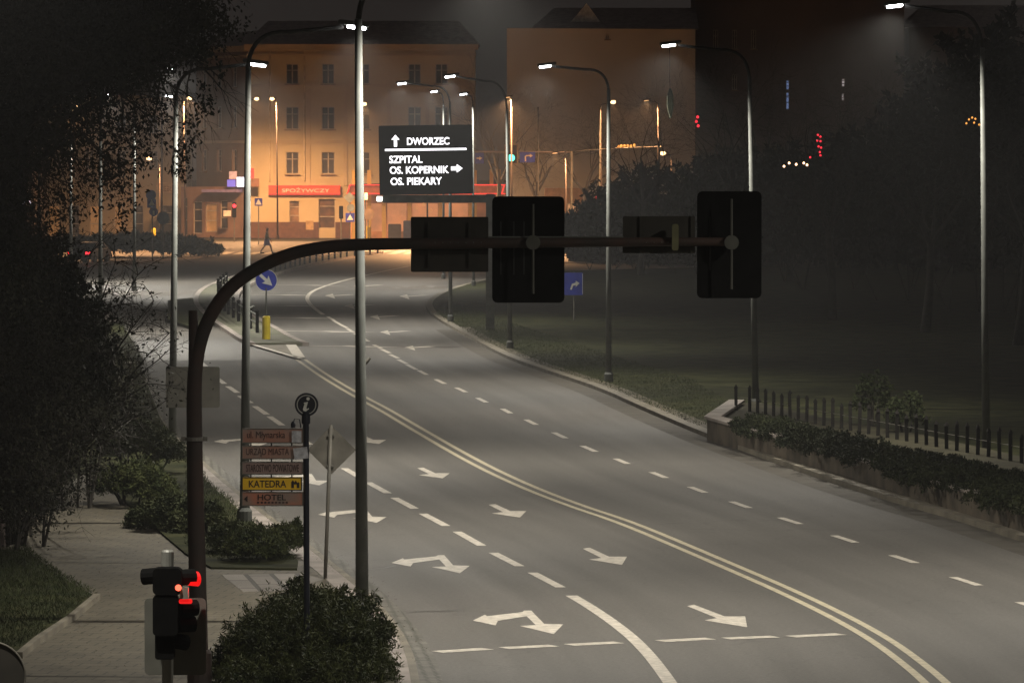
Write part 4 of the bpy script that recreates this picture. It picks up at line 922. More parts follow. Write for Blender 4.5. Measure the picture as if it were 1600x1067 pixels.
# crossing / info signs on posts
def post_sign(label, x, yb, parts, name='road_sign'):
    b = G(x, yb); Y = b.y; k = 1 / S(Y); t = thing(name, label, 'road sign', b); top = min(p[2] for p in parts)
    obj('post', MB().tube([b, P(x, top, Y)], .045, 8), M_GALV, t)
    for (kind, px, py, s_, m_) in parts:
        c_ = P(px, py, Y - .08)
        if kind == 'disc': obj('plate', MB().lathe(c_, [(s_ * k, 0), (s_ * k, .03)], 28, 'Y'), m_, t)
        if kind == 'square': obj('plate', MB().box(c_, (2 * s_ * k, .03, 2 * s_ * k), bev=.04), m_, t)
        if kind == 'tri': obj('symbol', MB().plate([(-s_ * k, -s_ * k * .8), (s_ * k, -s_ * k * .8), (0, s_ * k)], c_ + Vector((0, -.02, 0)), -.01, 0), m_, t)
        if kind == 'box': obj('plate', MB().box(c_, (s_ * k, .04, s_ * k * 2.2)), m_, t)
        if kind == 'diamond': obj('plate', MB().plate([(-s_ * k, 0), (0, s_ * k), (s_ * k, 0), (0, -s_ * k)], c_, 0, .03), m_, t)
M_DISC = mat('sign_back_blue', (.17, .20, .21), .5)
post_sign('blue pedestrian crossing sign left of the walking person', 404, 382, [('square', 404, 316, 6, M_BLUE), ('tri', 404, 316, 5, M_WHITE)])
post_sign('grey round sign back before the shops on the left', 255, 404, [('disc', 255, 341, 10, M_DISC)])
post_sign('round sign over blue crossing sign beside the tall lamp post', 547, 384, [('disc', 548, 325, 6, M_DISC), ('square', 547, 340, 7, M_BLUE), ('tri', 547, 340, 5, M_WHITE), ('diamond', 546, 309, 9, M_DISC)])
post_sign('round sign back right of the tall lamp post', 575, 384, [('disc', 576, 335, 9, mat('disc_brown', (.20, .14, .10), .6))])
post_sign('cluster of blue and white signs at the left shops', 238, 404, [('disc', 236, 305, 8, M_BLUE), ('square', 237, 318, 7, M_BLUE), ('tri', 237, 317, 5, M_WHITE), ('disc', 240, 331, 7, M_BLUE), ('box', 240, 333, 3, M_WHITE)])
post_sign('small lit box sign on a post before the pillared shop', 571, 384, [('box', 572, 307, 5, mat('lit_box', (.8, .7, .5), emit=(1, .8, .45), estr=1.2))])
# yellow bollards
for lab, x, y in [('yellow bollard on the island before the left shops', 240, 379), ('yellow bollard on the far kerb right of the tall lamp post', 576, 375)]:
    b = G(x, y); t = thing('bollard', lab, 'bollard', b, group='yellow bollards')
    obj('post', MB().tube([b, b + Vector((0, 0, 1.1))], .2, 12), M_YEL, t); obj('cap', MB().lathe(b + Vector((0, 0, 1.1)), [(.2, 0), (.12, .1)], 12), M_YEL, t)

# ---- buildings
def stucco(name, c1, c2, sc=.35): return mat(name, c1, .85, col2=c2, scale=sc, bump=.1, coord='Object', detail=8)
def facade_mb(x0, x1, z0, z1, ops, depth=.28):
    """front wall plane y=0 with real openings and their reveals"""
    xs = sorted({x0, x1, *[o[0] for o in ops], *[o[1] for o in ops]}); zs = sorted({z0, z1, *[o[2] for o in ops], *[o[3] for o in ops]}); mb = MB()
    for a, b_ in zip(xs, xs[1:]):
        for c_, d in zip(zs, zs[1:]):
            mx, mz = (a + b_) / 2, (c_ + d) / 2
            if any(o[0] < mx < o[1] and o[2] < mz < o[3] for o in ops): continue
            mb.add([(a, 0, c_), (b_, 0, c_), (b_, 0, d), (a, 0, d)], [(0, 1, 2, 3)])
    for o in ops:
        a, b_, c_, d = o; mb.add([(a, 0, c_), (b_, 0, c_), (b_, 0, d), (a, 0, d), (a, depth, c_), (b_, depth, c_), (b_, depth, d), (a, depth, d)], [(0, 4, 5, 1), (1, 5, 6, 2), (2, 6, 7, 3), (3, 7, 4, 0)])
    return mb
M_FRAME = mat('window_frame', (.42, .36, .28), .6); M_SILL = mat('sill', (.3, .2, .12), .7)
M_PANE = mat('pane', (.030, .026, .026), .6, var=.5, scale=.5)
def window(o, parent, lit=None, kind='cross'):
    a, b_, c_, d = o; W, H = b_ - a, d - c_; cx, cz = (a + b_) / 2, (c_ + d) / 2; y = .20; f = .07
    mb = MB()
    for s_ in (-1, 1): mb.box((cx + s_ * (W / 2 - f / 2), y, cz), (f, .06, H)); mb.box((cx, y, cz + s_ * (H / 2 - f / 2)), (W - 2 * f, .06, f))
    if kind == 'cross': mb.box((cx, y, cz), (f * 1.5, .06, H - 2 * f)); mb.box((cx - W / 4, y, cz + H * .18), (W / 2 - 2 * f, .06, f)); mb.box((cx + W / 4, y, cz + H * .18), (W / 2 - 2 * f, .06, f))
    if kind == 'shop': mb.box((cx, y, cz + H * .25), (W - 2 * f, .06, f)); mb.box((cx, y, cz - H * .1), (W - 2 * f, .06, f))
    wn = obj('window', mb, M_FRAME, parent, local=True)
    obj('pane', MB().box((cx, y + .06, cz), (W, .03, H)), lit or M_PANE, wn, local=True)
    if kind != 'shop': obj('sill', MB().box((cx, -.07, c_ - .06), (W + .25, .3, .1)), M_SILL, wn, local=True)
def house(name, label, p0, p1, H, ops, wallm, deep=10, roof=None, cornice=True, cat='building', bands=()):
    """facade from ground point p0 (left) to p1 (right)"""
    d = Vector((p1[0] - p0[0], p1[1] - p0[1], 0)); L = d.length; rz = math.atan2(d.y, d.x)
    t = thing(name, label, cat, (p0[0], p0[1], 0), rz)
    mb = facade_mb(0, L, 0, H, [o[:4] for o in ops])
    mb.add([(0, 0, 0), (0, deep, 0), (0, deep, H), (0, 0, H), (L, 0, 0), (L, deep, 0), (L, deep, H), (L, 0, H)], [(0, 1, 2, 3), (4, 7, 6, 5), (1, 5, 6, 2), (3, 2, 6, 7)])
    obj('wall', mb, wallm, t, local=True)
    for o in ops: window(o[:4], t, *(o[4:] if len(o) > 4 else ()))
    if cornice: obj('cornice', MB().box((L / 2, -.2, H - .25), (L + .6, .5, .5)).box((L / 2, -.1, H - .9), (L + .2, .25, .2)), M_CORN, t, local=True)
    for z_ in bands: obj('string_course', MB().box((L / 2, -.06, z_), (L + .02, .14, .25)), M_CORN, t, local=True)
    if roof:
        r = MB(); r.add([(-.4, -.5, H), (L + .4, -.5, H), (L + .4, deep + .4, H), (-.4, deep + .4, H), (1.5, deep * .45, H + roof), (L - 1.5, deep * .45, H + roof)], [(0, 1, 5, 4), (1, 2, 5), (2, 3, 4, 5), (3, 0, 4), (0, 3, 2, 1)])
        obj('roof', r, mat('roof_tile', (.24, .2, .19), .8, var=.3, scale=2), t, local=True)
    return t, L
Yb = G(0, 372).y; kb = 1 / S(Yb); bx = lambda x: (x - 800) * kb; bz = lambda y: CAMZ + (HZ - y) * kb
M_YWALL = stucco('yellow_stucco', (.50, .41, .25), (.60, .50, .32)); M_CORN = stucco('cornice_stucco', (.48, .38, .24), (.56, .45, .29), 1)
ops = []; x0 = 388
def op(xc, yc, w_, h_, *r): return ((xc - w_ / 2 - x0) * kb, (xc + w_ / 2 - x0) * kb, bz(yc + h_ / 2), bz(yc - h_ / 2), *r)
for xc in (457, 513, 568, 648, 690):
    ops += [op(xc, 116, 19, 31), op(xc, 185, 20, 35), op(xc, 255, 20, 34)]
M_SHOPW = mat('shop_window', (.07, .045, .03), .5, scale=1.6, col2=(.30, .17, .09))
ops += [op(460, 333, 16, 38, M_SHOPW, 'shop'), op(511, 334, 26, 46, mat('shop_door', (.035, .02, .014), .5, scale=1.4, col2=(.16, .08, .045)), 'shop')]
t, L = house('corner_house', 'tall yellow four storey house with the red SPOZYWCZY fascia', (bx(x0), Yb), (bx(742), Yb), bz(70), ops, M_YWALL, 14, 2.2, bands=(bz(134), bz(222)))
# pilasters framing the bays, plinth and drainpipes
mb = MB()
for x in (430, 482, 540, 608, 668, 716): mb.box(((x - x0) * kb, -.04, (bz(290) + bz(140)) / 2), (.35, .1, bz(140) - bz(290)))
obj('pilaster', mb, M_CORN, t, local=True)
mb = MB(); d_ = ops[-1]
mb.box(((0 + d_[0]) / 2, -.05, .7), (d_[0], .12, 1.4)).box(((d_[1] + L) / 2, -.05, .7), (L - d_[1], .12, 1.4))
obj('plinth', mb, mat('plinth', (.12, .055, .035), .8), t, local=True)
pp_ = MB()
for x in (422, 476): pp_.tube([((x - x0) * kb, -.12, 5), ((x - x0) * kb, -.12, bz(80))], .07, 6)
obj('drainpipe', pp_, mat('drain', (.6, .5, .33), .5), t, local=True)
fa = obj('fascia', MB().box(((476 - x0) * kb, -.22, bz(297)), (112 * kb, .3, 14 * kb)), mat('red_fascia', (.55, .06, .03), .5, emit=(1, .15, .05), estr=.22), t, local=True)
text('SPOŻYWCZY', ((478 - x0) * kb, -.39, bz(297)), 74 * kb, 7.5 * kb, mat('fascia_letter', (.7, .35, .2), .5, emit=(1, .5, .28), estr=.9), fa, local=True, bold=.0)
for y in (291, 303.5): obj('red_edge', MB().box(((476 - x0) * kb, -.385, bz(y)), (112 * kb, .03, .07)), M_NEON, fa, local=True)
# wall poster, notices
nb = MB().box(((484 - x0) * kb, -.14, bz(352)), (12 * kb, .04, 14 * kb)); obj('notice_board', nb, mat('notice', (.45, .3, .15), .7), t, local=True)
# receding wing on the left
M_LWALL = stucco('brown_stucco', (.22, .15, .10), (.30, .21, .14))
ops = []
Lw = 12.0
for i, xx in enumerate((1.2, 4.6, 8.0)):
    for zc in (6.8, 10.6, 14.2): ops.append((xx, xx + 1.1, zc - .95, zc + .95))
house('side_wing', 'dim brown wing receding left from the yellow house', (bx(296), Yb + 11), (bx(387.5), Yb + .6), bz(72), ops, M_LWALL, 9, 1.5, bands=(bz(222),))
# left row of shops
M_SHOPL = stucco('cream_stucco', (.42, .33, .2), (.5, .4, .25)); x0 = 60; YL = Yb + 11; kb0 = kb; kb = 1 / S(YL)
ops = []
M_DARKSHOP = mat('dark_shop', (.03, .028, .03), .3, var=.4, scale=.8); M_OSHOP = mat('orange_shop', (.3, .2, .1), .4, emit=(1, .42, .12), estr=.16, var=.6, scale=.9)
for xc, w_ in ((85, 18), (115, 18), (150, 20), (185, 14), (262, 30), (216, 16)): ops.append(op(xc, 345, w_, 48, M_OSHOP if xc in (85, 150, 185) else M_DARKSHOP, 'shop'))
for xc in (90, 140, 190, 240, 275): ops += [op(xc, 250, 14, 28), op(xc, 195, 14, 28)]
t, L = house('shop_row', 'low shops with lit cream fronts behind the tree on the left', (bx(60), YL), (bx(290), YL), bz(150), ops, M_SHOPL, 10, 2)
fb = obj('fascia', MB().box(((262 - x0) * kb, -.15, bz(294)), (36 * kb, .2, 17 * kb)), mat('cream_fascia', (.55, .4, .24), .6), t, local=True)
text('MEBLE', ((262 - x0) * kb, -.26, bz(295)), 22 * kb, 8 * kb, mat('fascia_ink', (.25, .12, .06), .6), fb, local=True)
# corner shops between
x0 = 296; YC = Yb + 4; kb = 1 / S(YC)
ops = [op(303, 338, 9, 60, mat('door_teal', (.05, .09, .08), .5), 'shop'), op(326, 340, 17, 50, M_DARKSHOP, 'shop'), op(351, 340, 22, 44, M_OSHOP, 'shop'), op(374, 335, 14, 44, M_DARKSHOP, 'shop')]
t, L = house('corner_shops', 'single storey brown corner shops under the blue and white lit signs', (bx(283), YC), (bx(387), YC - 3.2), bz(292), [(max(.3, a), min(b_, 5.8), c_, d, *r) for a, b_, c_, d, *r in ops], mat('shop_brown', (.2, .12, .085), .8, var=.3, scale=.6), 5, None, False)
obj('canopy', MB().box((L * .68, -.5, bz(298)), (3.6, 1.0, .25)), mat('purple_canopy', (.25, .18, .26), .5, emit=(.5, .35, .6), estr=.08), t, local=True)
kb = kb0
def lit_sign(label, x0_, y0_, x1_, y1_, m_, Y=None):
    Y = Y or YC - 3.8; a, q = P(x0_, y1_, Y), P(x1_, y0_, Y); c_ = (a + q) / 2; t = thing('shop_sign', label, 'shop sign', c_, group='shop signs at the corner')
    obj('light_panel', MB().box(c_, (q.x - a.x, .12, q.z - a.z), bev=.03), m_, t)
    obj('bracket', MB().box(c_ + Vector((0, .4, 0)), (.08, .8, .08)), M_GALVD, t)
lit_sign('bright white blue lit box sign left of the second left lamp post', 370, 277, 382, 292, mat('lit_white', (.8, .8, .9), emit=(.55, .75, 1), estr=2.2))
lit_sign('deep blue lit box sign left of the bright one', 355, 281, 368, 292, mat('lit_blue', (.1, .1, .5), emit=(.16, .14, .8), estr=.8))
lit_sign('pale lilac square sign above the blue ones', 358, 268, 370, 280, mat('lit_lilac', (.5, .4, .45), emit=(.6, .4, .45), estr=.35))
lit_sign('red vertical sign right of the second left lamp post', 391, 263, 397, 279, mat('lit_red', (.5, .05, .05), emit=(1, .06, .06), estr=.6), Yb - 1)
lit_sign('small dark sign with pale emblem beside the red one', 392, 279, 405, 292, mat('dim_sign', (.25, .12, .08), .6), Yb - 1.2)
lit_sign('white notice on the wall beneath the canopy', 349, 329, 361, 338, mat('notice_white', (.7, .55, .4), emit=(1, .7, .45), estr=.25))
# pavilion with neon
Yn = Yb - 9; kn = 1 / S(Yn); nx = lambda x: (x - 800) * kn; nz = lambda y: CAMZ + (HZ - y) * kn
t = thing('pavilion_shop', 'pavilion shop with red neon outline and yellow pillars', 'shop', (nx(545), Yn, 0))
W = nx(790) - nx(545)
M_PIL = stucco('yellow_pillar', (.62, .42, .12), (.7, .48, .15), 1)
mb = MB()
for x in (553, 577, 600, 640, 688, 735, 742): mb.box((nx(x), Yn, nz(266) / 2), (.34, .34, nz(266)))
for x in (768, 779): mb.box((nx(x), Yn, nz(265) / 2), (.34, .34, nz(265)))
obj('pillar', mb, M_PIL, t)
fa = obj('fascia', MB().box((nx(667), Yn - .3, nz(296)), (W, .25, 13 * kn)), mat('orange_fascia', (.42, .12, .06), .6, emit=(1, .2, .08), estr=.12), t)
mb = MB()
for y in (289, 303): mb.tube([(nx(547), Yn - .46, nz(y)), (nx(790), Yn - .46, nz(y))], .045, 6)
for x in (547, 788): mb.tube([(nx(x), Yn - .46, nz(289)), (nx(x - 4), Yn - .46, nz(303))], .045, 6)
obj('neon_tube', mb, M_NEON, fa)
wl_ = MB().box(((nx(545) + nx(790)) / 2, Yn + 2.5, nz(290) / 2), (W, .2, nz(290)))
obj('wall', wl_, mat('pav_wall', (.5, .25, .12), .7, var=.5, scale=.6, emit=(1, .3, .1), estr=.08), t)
obj('roof', MB().box(((nx(545) + nx(790)) / 2, Yn + 1.2, nz(289)), (W - .4, 2.3, .2)), M_RUST, t)
gm = MB()
for x, w_ in ((565, 16), (588, 18), (620, 30), (664, 40), (711, 40)): gm.box((nx(x), Yn + .6, nz(340)), (w_ * kn, .06, 44 * kn))
obj('shop_window', gm, mat('pav_window', (.35, .2, .12), .3, emit=(1, .36, .14), estr=.42, var=.7, scale=.55), t)
ps = MB()
for i, (x, y, s_) in enumerate([(650, 325, 7), (662, 320, 6), (672, 329, 8), (640, 330, 5)]): obj('poster_disc', MB().lathe((nx(x), Yn + .45, nz(y)), [(s_ * kn * .5, 0), (s_ * kn * .5, .02)], 12, 'Y'), mat('poster_warm', (.7, .35, .15), .6, emit=(1, .5, .2), estr=.3), t)
cb = MB().box((nx(617), Yn - .9, .7), (1.1, .9, 1.3), bev=.1); obj('waste_container', cb, mat('bin_dark', (.06, .05, .06), .6), None, loc=(nx(617), Yn - .9, 0), label='dark waste container before the pavilion shop', cat='container')
cb = MB().box((nx(637), Yn - .9, .85), (.7, .8, 1.6), bev=.1); obj('waste_container', cb, mat('bin_blue', (.04, .06, .16), .6), None, loc=(nx(637), Yn - .9, 0), label='blue waste container beside the dark one at the pavilion', cat='container')
# pale gable wall house and its neighbours
Yr = 452.0; kr = 1 / S(Yr); rx = lambda x: (x - 800) * kr; rzf = lambda y: CAMZ + (HZ - y) * kr
M_PALE = stucco('pale_render', (.46, .42, .36), (.56, .51, .44), .12)
x0 = 792
t, L = house('gable_house', 'big pale windowless wall with dark roof and bright dormer gable', (rx(792), Yr), (rx(1086), Yr), rzf(45), [((946 - 792) * kr, (952 - 792) * kr, rzf(62), rzf(54))], M_PALE, 14, None, False)
rf = MB(); H_ = rzf(45); rf.add([(2, -.3, H_), (L + .3, -.3, H_ - .1), (L + .3, 8, H_ + 1.9), (4, 8, H_ + 1.9), (2, 14, H_), (L + .3, 14, H_)], [(0, 1, 2, 3), (3, 2, 5, 4), (1, 5, 2), (0, 3, 4), (0, 4, 5, 1)])
obj('roof', rf, MATS['roof_tile'], t, local=True)
dg = MB(); gx = lambda x: (x - 792) * kr
dg.plate([(gx(884), H_ + .1), (gx(945), H_ + .1), (gx(917), rzf(5)), (gx(906), rzf(18))], (0, 0, 0), 2.2, 4)
obj('dormer', dg, mat('dormer_white', (.8, .8, .75), .7), t, local=True)
house('lit_annex', 'low orange lit annex at the foot of the pale wall', (rx(850), Yr - 14), (rx(912), Yr - 14), 4.6, [((905 - 850 - 22) * kr, (905 - 850 - 2) * kr, 1.0, 3.4, mat('annex_window', (.5, .3, .15), emit=(1, .5, .22), estr=.5), 'shop')], mat('annex_wall', (.35, .2, .12), .8, emit=(1, .3, .1), estr=.0), 5, None, False)
M_DKW = stucco('dark_render', (.13, .105, .092), (.18, .145, .125), .3)
M_BLW = mat('blue_window', (.2, .3, .5), emit=(.32, .45, .85), estr=.35, var=.5, scale=1.5); M_WHW = mat('white_window', (.5, .5, .5), emit=(.8, .68, .7), estr=.42)
ops = [(gx(1238 - 1090 + 792 - 5), gx(1238 - 1090 + 792 + 1), rzf(140), rzf(124), M_BLW, 'shop'), (gx(1238 - 1090 + 792 - 5), gx(1238 - 1090 + 792 + 1), rzf(171), rzf(143), M_BLW, 'shop'),
       (gx(1321 - 1090 + 792), gx(1321 - 1090 + 792 + 6), rzf(135), rzf(122), M_WHW, 'shop'), (gx(1321 - 1090 + 792), gx(1321 - 1090 + 792 + 5), rzf(157), rzf(145), M_WHW, 'shop'), (gx(820), gx(828), rzf(75), rzf(45)), (gx(850), gx(858), rzf(75), rzf(45)), (gx(880), gx(888), rzf(75), rzf(45)), (gx(850), gx(858), rzf(140), rzf(115))]
house('dark_house', 'dark brown house above the park with few lit windows', (rx(1090), Yr + 6), (rx(1420), Yr + 6), rzf(-10), ops, M_DKW, 12, 2, False)
house('dark_house', 'unlit house at the far right behind the park trees', (rx(1430), Yr + 8), (rx(1760), Yr + 8), rzf(40), [], M_DKW, 12, 2, False)
house('backdrop_house', 'unlit house far left behind the leafy tree', (rx(-260), Yr + 8), (rx(40), Yr + 8), rzf(120), [], M_DKW, 12, 2, False)

# ---- festoon lights in the park
def light_cluster(label, pts, Y, m_, r=.1, name='string_lights'):
    c_ = P(pts[0][0], pts[0][1], Y); t = thing(name, label, 'lights', c_)
    obj('cable', MB().tube([P(x, y, Y) + Vector((0, .06, r)) for x, y in pts], .015, 4), M_BLACK, t)
    for x, y in pts:
        q = P(x, y, Y); obj('bulb', MB().lathe(q - Vector((0, 0, r)), [(r * .5, 0), (r, r * .7), (r * .8, r * 1.5), (r * .3, r * 2)], 8), m_, t)
M_BUW = mat('bulb_warm', (.8, .6, .4), emit=(1, .62, .35), estr=5); M_BUO = mat('bulb_orange', (.8, .5, .2), emit=(1, .4, .08), estr=1.4); M_BUR = mat('bulb_red', (.6, .05, .05), emit=(1, .03, .05), estr=1.8)
light_cluster('row of warm white bulbs low in the dark park', [(1225, 260), (1233, 255), (1244, 257), (1256, 255), (1261, 258)], 236, M_BUW, .05)
light_cluster('vertical cluster of red bulbs in the dark park', [(1278, 211), (1282, 214), (1277, 220), (1282, 221), (1279, 229), (1283, 231), (1281, 238), (1282, 243), (1266, 246)], 236, M_BUR, .045)
light_cluster('small amber bulbs beside the rightmost lamp post', [(1510, 193), (1514, 187), (1519, 184), (1524, 186), (1522, 192), (1530, 195)], 190, M_BUO, .035)
light_cluster('row of small orange lamps beyond the lawn lamp post', [(967, 229), (971, 228), (976, 228), (981, 228), (986, 228), (991, 227)], 390, M_BUO, .1)
light_cluster('three faint red lights in the park left of the second right lamp', [(1090, 183), (1088, 190), (1091, 197)], 300, M_BUR, .08)
light_cluster('cold white lights far left through the leaves', [(20, 317), (28, 318), (33, 318), (38, 318), (46, 317)], 420, mat('bulb_cold', (.7, .7, .8), emit=(.7, .75, 1), estr=3), .12)
light_cluster('yellow lamp glimpsed above the cold lights far left', [(31, 312), (33, 312)], 420, mat('bulb_yellow', (.7, .7, .2), emit=(.9, .9, .1), estr=1.5), .12)
# hanging dark ornament
c_ = P(1046, 162, 158); t = thing('hanging_ornament', 'dark glinting ornament hanging beneath the second right lamp', 'ornament', c_)
obj('body', MB().lathe(P(1047, 186, 158), [(.03, 0), (.07, .15), (.11, .4), (.10, .65), (.06, .8), (.03, .88)], 9), mat('ornament', (.006, .007, .004), .9, spec=.05), t, smooth=False)
obj('cord', MB().tube([P(1047, 142, 158), P(1046, 74, 157.2)], .008, 4), M_BLACK, t)
obj('tinsel', MB().tube([P(1043, 150, 157.8), P(1042, 162, 157.8), P(1044, 175, 157.8), P(1047, 184, 157.8)], .012, 4), mat('tinsel', (.7, .7, .5), .2, .9), t)

# ---- cars
def car(label, x, y, rz, paint, lights=None, name='parked_car'):
    b = G(x, y); t = thing(name, label, 'car', b, rz)
    prof = [(-2.1, .35), (-2.15, .75), (-1.95, .92), (-1.25, .98), (-.6, 1.42), (.75, 1.46), (1.45, 1.02), (1.95, .9), (2.12, .6), (2.1, .35)]
    n = len(prof); vs = []
    for yy, k in ((-.85, 1), (-.78, 1.0), (.78, 1.0), (.85, 1)):
        for (px, pz) in prof:
            ins = .12 if pz > 1.1 else 0
            w_ = (abs(yy) - ins) * (1 if yy > 0 else -1); vs.append((px, w_, pz if abs(yy) < .8 else pz - .04))
    fs = [(j * n + i, j * n + i + 1, (j + 1) * n + i + 1, (j + 1) * n + i) for j in range(3) for i in range(n - 1)] + [tuple(range(n)), tuple(range(4 * n - 1, 3 * n - 1, -1)), (0, n, 2 * n, 3 * n), (n - 1, 4 * n - 1, 3 * n - 1, 2 * n - 1)]
    obj('body', MB().add(vs, fs), paint, t, local=True)
    g_ = MB()
    for s_ in (-1, 1): g_.add([(-1.05, s_ * .83, 1.02), (1.2, s_ * .83, 1.05), (.65, s_ * .75, 1.38), (-.5, s_ * .75, 1.36)], [(0, 1, 2, 3)])
    g_.add([(-1.22, -.7, 1.02), (-1.22, .7, 1.02), (-.64, .66, 1.41), (-.64, -.66, 1.41)], [(0, 1, 2, 3)]); g_.add([(1.44, -.7, 1.05), (1.44, .7, 1.05), (.8, .66, 1.45), (.8, -.66, 1.45)], [(0, 1, 2, 3)])
    obj('glass', g_, M_GLASS, t, local=True)
    for wx in (-1.3, 1.3):
        for s_ in (-1, 1):
            wh = obj('wheel', MB().lathe((wx, s_ * .78, .32), [(.32, -.1), (.32, .1)], 18, 'Y'), M_BLACK, t, local=True)
            obj('rim', MB().lathe((wx, s_ * .89, .32), [(.2, -.01), (.18, .01)], 12, 'Y'), M_GALV, wh, local=True)
    for s_ in (-1, 1):
        obj('tail_light', MB().box((-2.12, s_ * .62, .74), (.06, .3, .14)), lights or mat('tail_off', (.3, .02, .02), .3), t, local=True)
        obj('headlight', MB().box((2.06, s_ * .6, .7), (.08, .3, .13)), M_GLASS, t, local=True)
    return t
car('white car parked before the pavilion, roof showing above the mast sign', 737, 380, R(5), mat('white_paint', (.6, .6, .62), .3))
car('dark car with glowing red tail lights seen through the twigs', 140, 412, R(75), mat('dark_paint', (.03, .03, .04), .3), M_RED, 'waiting_car')

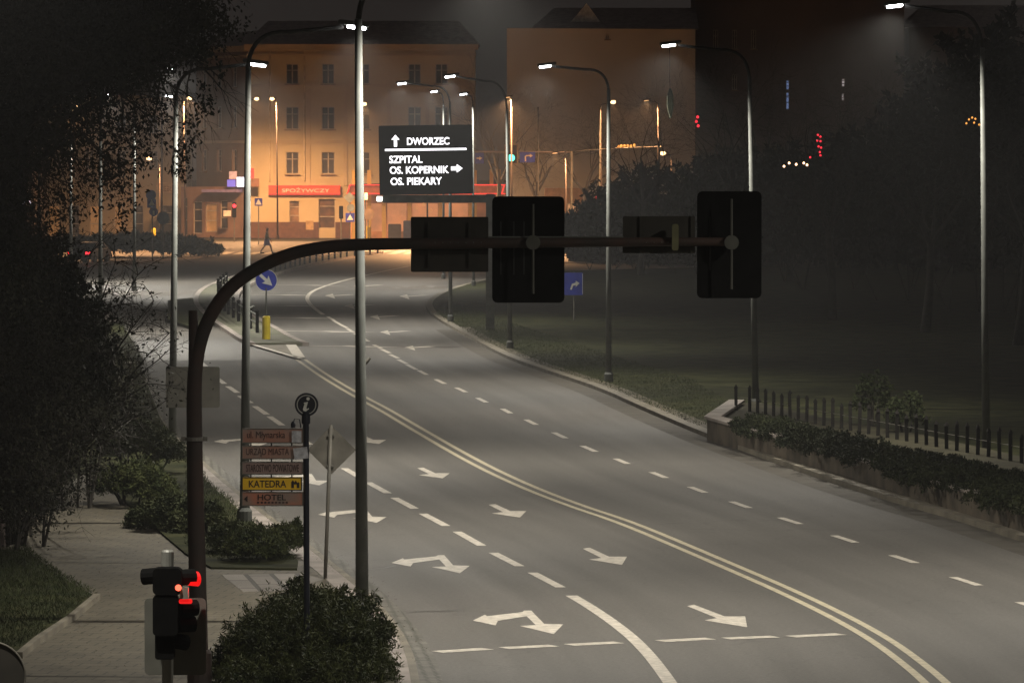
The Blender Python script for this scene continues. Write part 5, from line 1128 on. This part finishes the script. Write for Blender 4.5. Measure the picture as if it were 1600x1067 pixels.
# ---- the walking person
def person():
    b = G(417, 396.5); Y = b.y
    t = thing('person', 'person walking over the zebra crossing in dark hooded jacket, blue lower coat', 'person', b, R(-8)); t.scale = (1.12, 1.12, 1.1)
    def skin(name, nodes, edges, m_, sub=1):
        me = bpy.data.meshes.new(name); me.from_pydata([n[0] for n in nodes], edges, []); o = bpy.data.objects.new(name, me); C.objects.link(o)
        md = o.modifiers.new('s', 'SKIN'); sl = me.skin_vertices[0].data
        for i, n in enumerate(nodes): sl[i].radius = n[1] if isinstance(n[1], tuple) else (n[1], n[1])
        sl[0].use_root = True
        s2 = o.modifiers.new('u', 'SUBSURF'); s2.levels = sub; s2.render_levels = sub
        bpy.context.view_layer.update()
        m2 = bpy.data.meshes.new_from_object(o.evaluated_get(bpy.context.evaluated_depsgraph_get())); bpy.data.objects.remove(o)
        m2.materials.clear(); m2.materials.append(m_); m2.polygons.foreach_set('use_smooth', [True] * len(m2.polygons))
        o = bpy.data.objects.new(name, m2); C.objects.link(o); o.parent = t; return o
    # walks to the right in a long stride; local x = direction of travel
    nodes = [((0, 0, .92), (.13, .15)), ((.0, 0, 1.15), (.12, .15)), ((.02, 0, 1.38), (.13, .18)), ((.03, 0, 1.48), (.055, .055)), ((.05, 0, 1.56), (.075, .07)), ((.06, 0, 1.66), (.095, .08)), ((.055, 0, 1.73), (.06, .06)),
             ((.03, .09, .88), .085), ((.22, .10, .52), .06), ((.34, .10, .10), .042), ((.48, .10, .05), .035),
             ((-.03, -.09, .88), .085), ((-.14, -.10, .50), .06), ((-.40, -.10, .16), .042), ((-.33, -.10, .04), .035),
             ((.02, .2, 1.40), .06), ((-.12, .24, 1.14), .045), ((-.10, .24, .90), .035), ((-.07, .24, .82), .03),
             ((.02, -.2, 1.40), .06), ((.10, -.24, 1.14), .045), ((.26, -.22, .96), .035), ((.33, -.21, .93), .03)]
    ed = [(0, 1), (1, 2), (2, 3), (3, 4), (4, 5), (5, 6), (0, 7), (7, 8), (8, 9), (9, 10), (0, 11), (11, 12), (12, 13), (13, 14), (2, 15), (15, 16), (16, 17), (17, 18), (2, 19), (19, 20), (20, 21), (21, 22)]
    skin('body', nodes, ed, mat('trousers', (.03, .03, .045), .8))
    jk = [((0, 0, .95), (.155, .18)), ((.0, 0, 1.15), (.15, .175)), ((.02, 0, 1.40), (.145, .19)), ((.02, .21, 1.40), .078), ((-.12, .25, 1.14), .062), ((-.10, .25, .93), .05), ((.02, -.21, 1.40), .078), ((.10, -.25, 1.14), .062), ((.25, -.22, .98), .05)]
    skin('jacket', jk, [(0, 1), (1, 2), (2, 3), (3, 4), (4, 5), (2, 6), (6, 7), (7, 8)], mat('jacket', (.022, .04, .035), .8))
    obj('coat_skirt', MB().lathe((0, 0, .55), [(.24, 0), (.2, .2), (.165, .42)], 16), mat('blue_coat', (.04, .06, .2), .8), t, local=True)
    skin('hood', [((.0, 0, 1.50), .085), ((.03, 0, 1.62), (.115, .105)), ((.04, 0, 1.74), .075)], [(0, 1), (1, 2)], MATS['jacket'])
    skin('face', [((.12, 0, 1.6), .04), ((.13, 0, 1.67), .045)], [(0, 1)], mat('skin', (.4, .24, .16), .6))
    for s_, p0 in ((1, (-.07, .24, .81)), (-1, (.33, -.21, .92))):
        h_ = MB(); p0 = Vector(p0); h_.tube([p0 + Vector((0, 0, .02)), p0 + Vector((.01, 0, -.05)), p0 + Vector((.01, 0, -.09))], [.02, .034, .028], 8)
        for f_ in range(4): q = p0 + Vector((-.025 + f_ * .017, 0, -.09)); h_.tube([q, q + Vector((.004, 0, -.04)), q + Vector((.014, 0, -.07 - .008 * (f_ in (1, 2))))], [.009, .008, .006], 5)
        h_.tube([p0 + Vector((.025, 0, -.03)), p0 + Vector((.05, 0, -.07))], [.011, .008], 5); obj('hand', h_, MATS['skin'], t, local=True)
    for p0 in ((.40, .10), (-.34, -.10)):
        obj('shoe', MB().box((p0[0] + .05, p0[1], .05), (.27, .1, .09), bev=.035), M_BLACK, t, local=True)
person()
# small stubs on lamp posts (flag holders) and posts in the lawn
t = street = None
for lab, x, y, dx, dy, sgn_, Yd in [('short flag holder stub on the tall lamp post', 567, 572, 11, -13, 1, G(566, 972).y), ('short flag holder stub on the second left lamp post', 385, 486, 12, -8, 1, G(382, 818).y)]:
    q = P(x, y, Yd - .1); o = obj('flag_holder', MB().tube([q, P(x + dx * .6, y + dy * .6, Yd - .1), P(x + dx, y + dy, Yd - .1)], [.03, .03, .025], 8).tube([q - Vector((0, 0, .12)), q + Vector((0, 0, .06))], .035, 8), M_GALVD if x > 500 else M_GALV, loc=q, label=lab, cat='flag holder')

# ================================================================== HAZE
hz = obj('haze', MB().box((0, 345, 13.1), (900, 730, 29)), mat('dummy', (0, 0, 0)), kind='stuff', label='thin night haze over the whole street')
hm = bpy.data.materials.new('haze'); hm.use_nodes = True; nt = hm.node_tree
nt.nodes.remove(nt.nodes['Principled BSDF']); pv = nt.nodes.new('ShaderNodeVolumePrincipled')
pv.inputs['Color'].default_value = (.9, .9, .92, 1); pv.inputs['Density'].default_value = HAZE; pv.inputs['Anisotropy'].default_value = .2
nt.links.new(pv.outputs['Volume'], nt.nodes['Material Output'].inputs['Volume'])
hm.cycles.homogeneous_volume = True
hz.data.materials.clear(); hz.data.materials.append(hm)
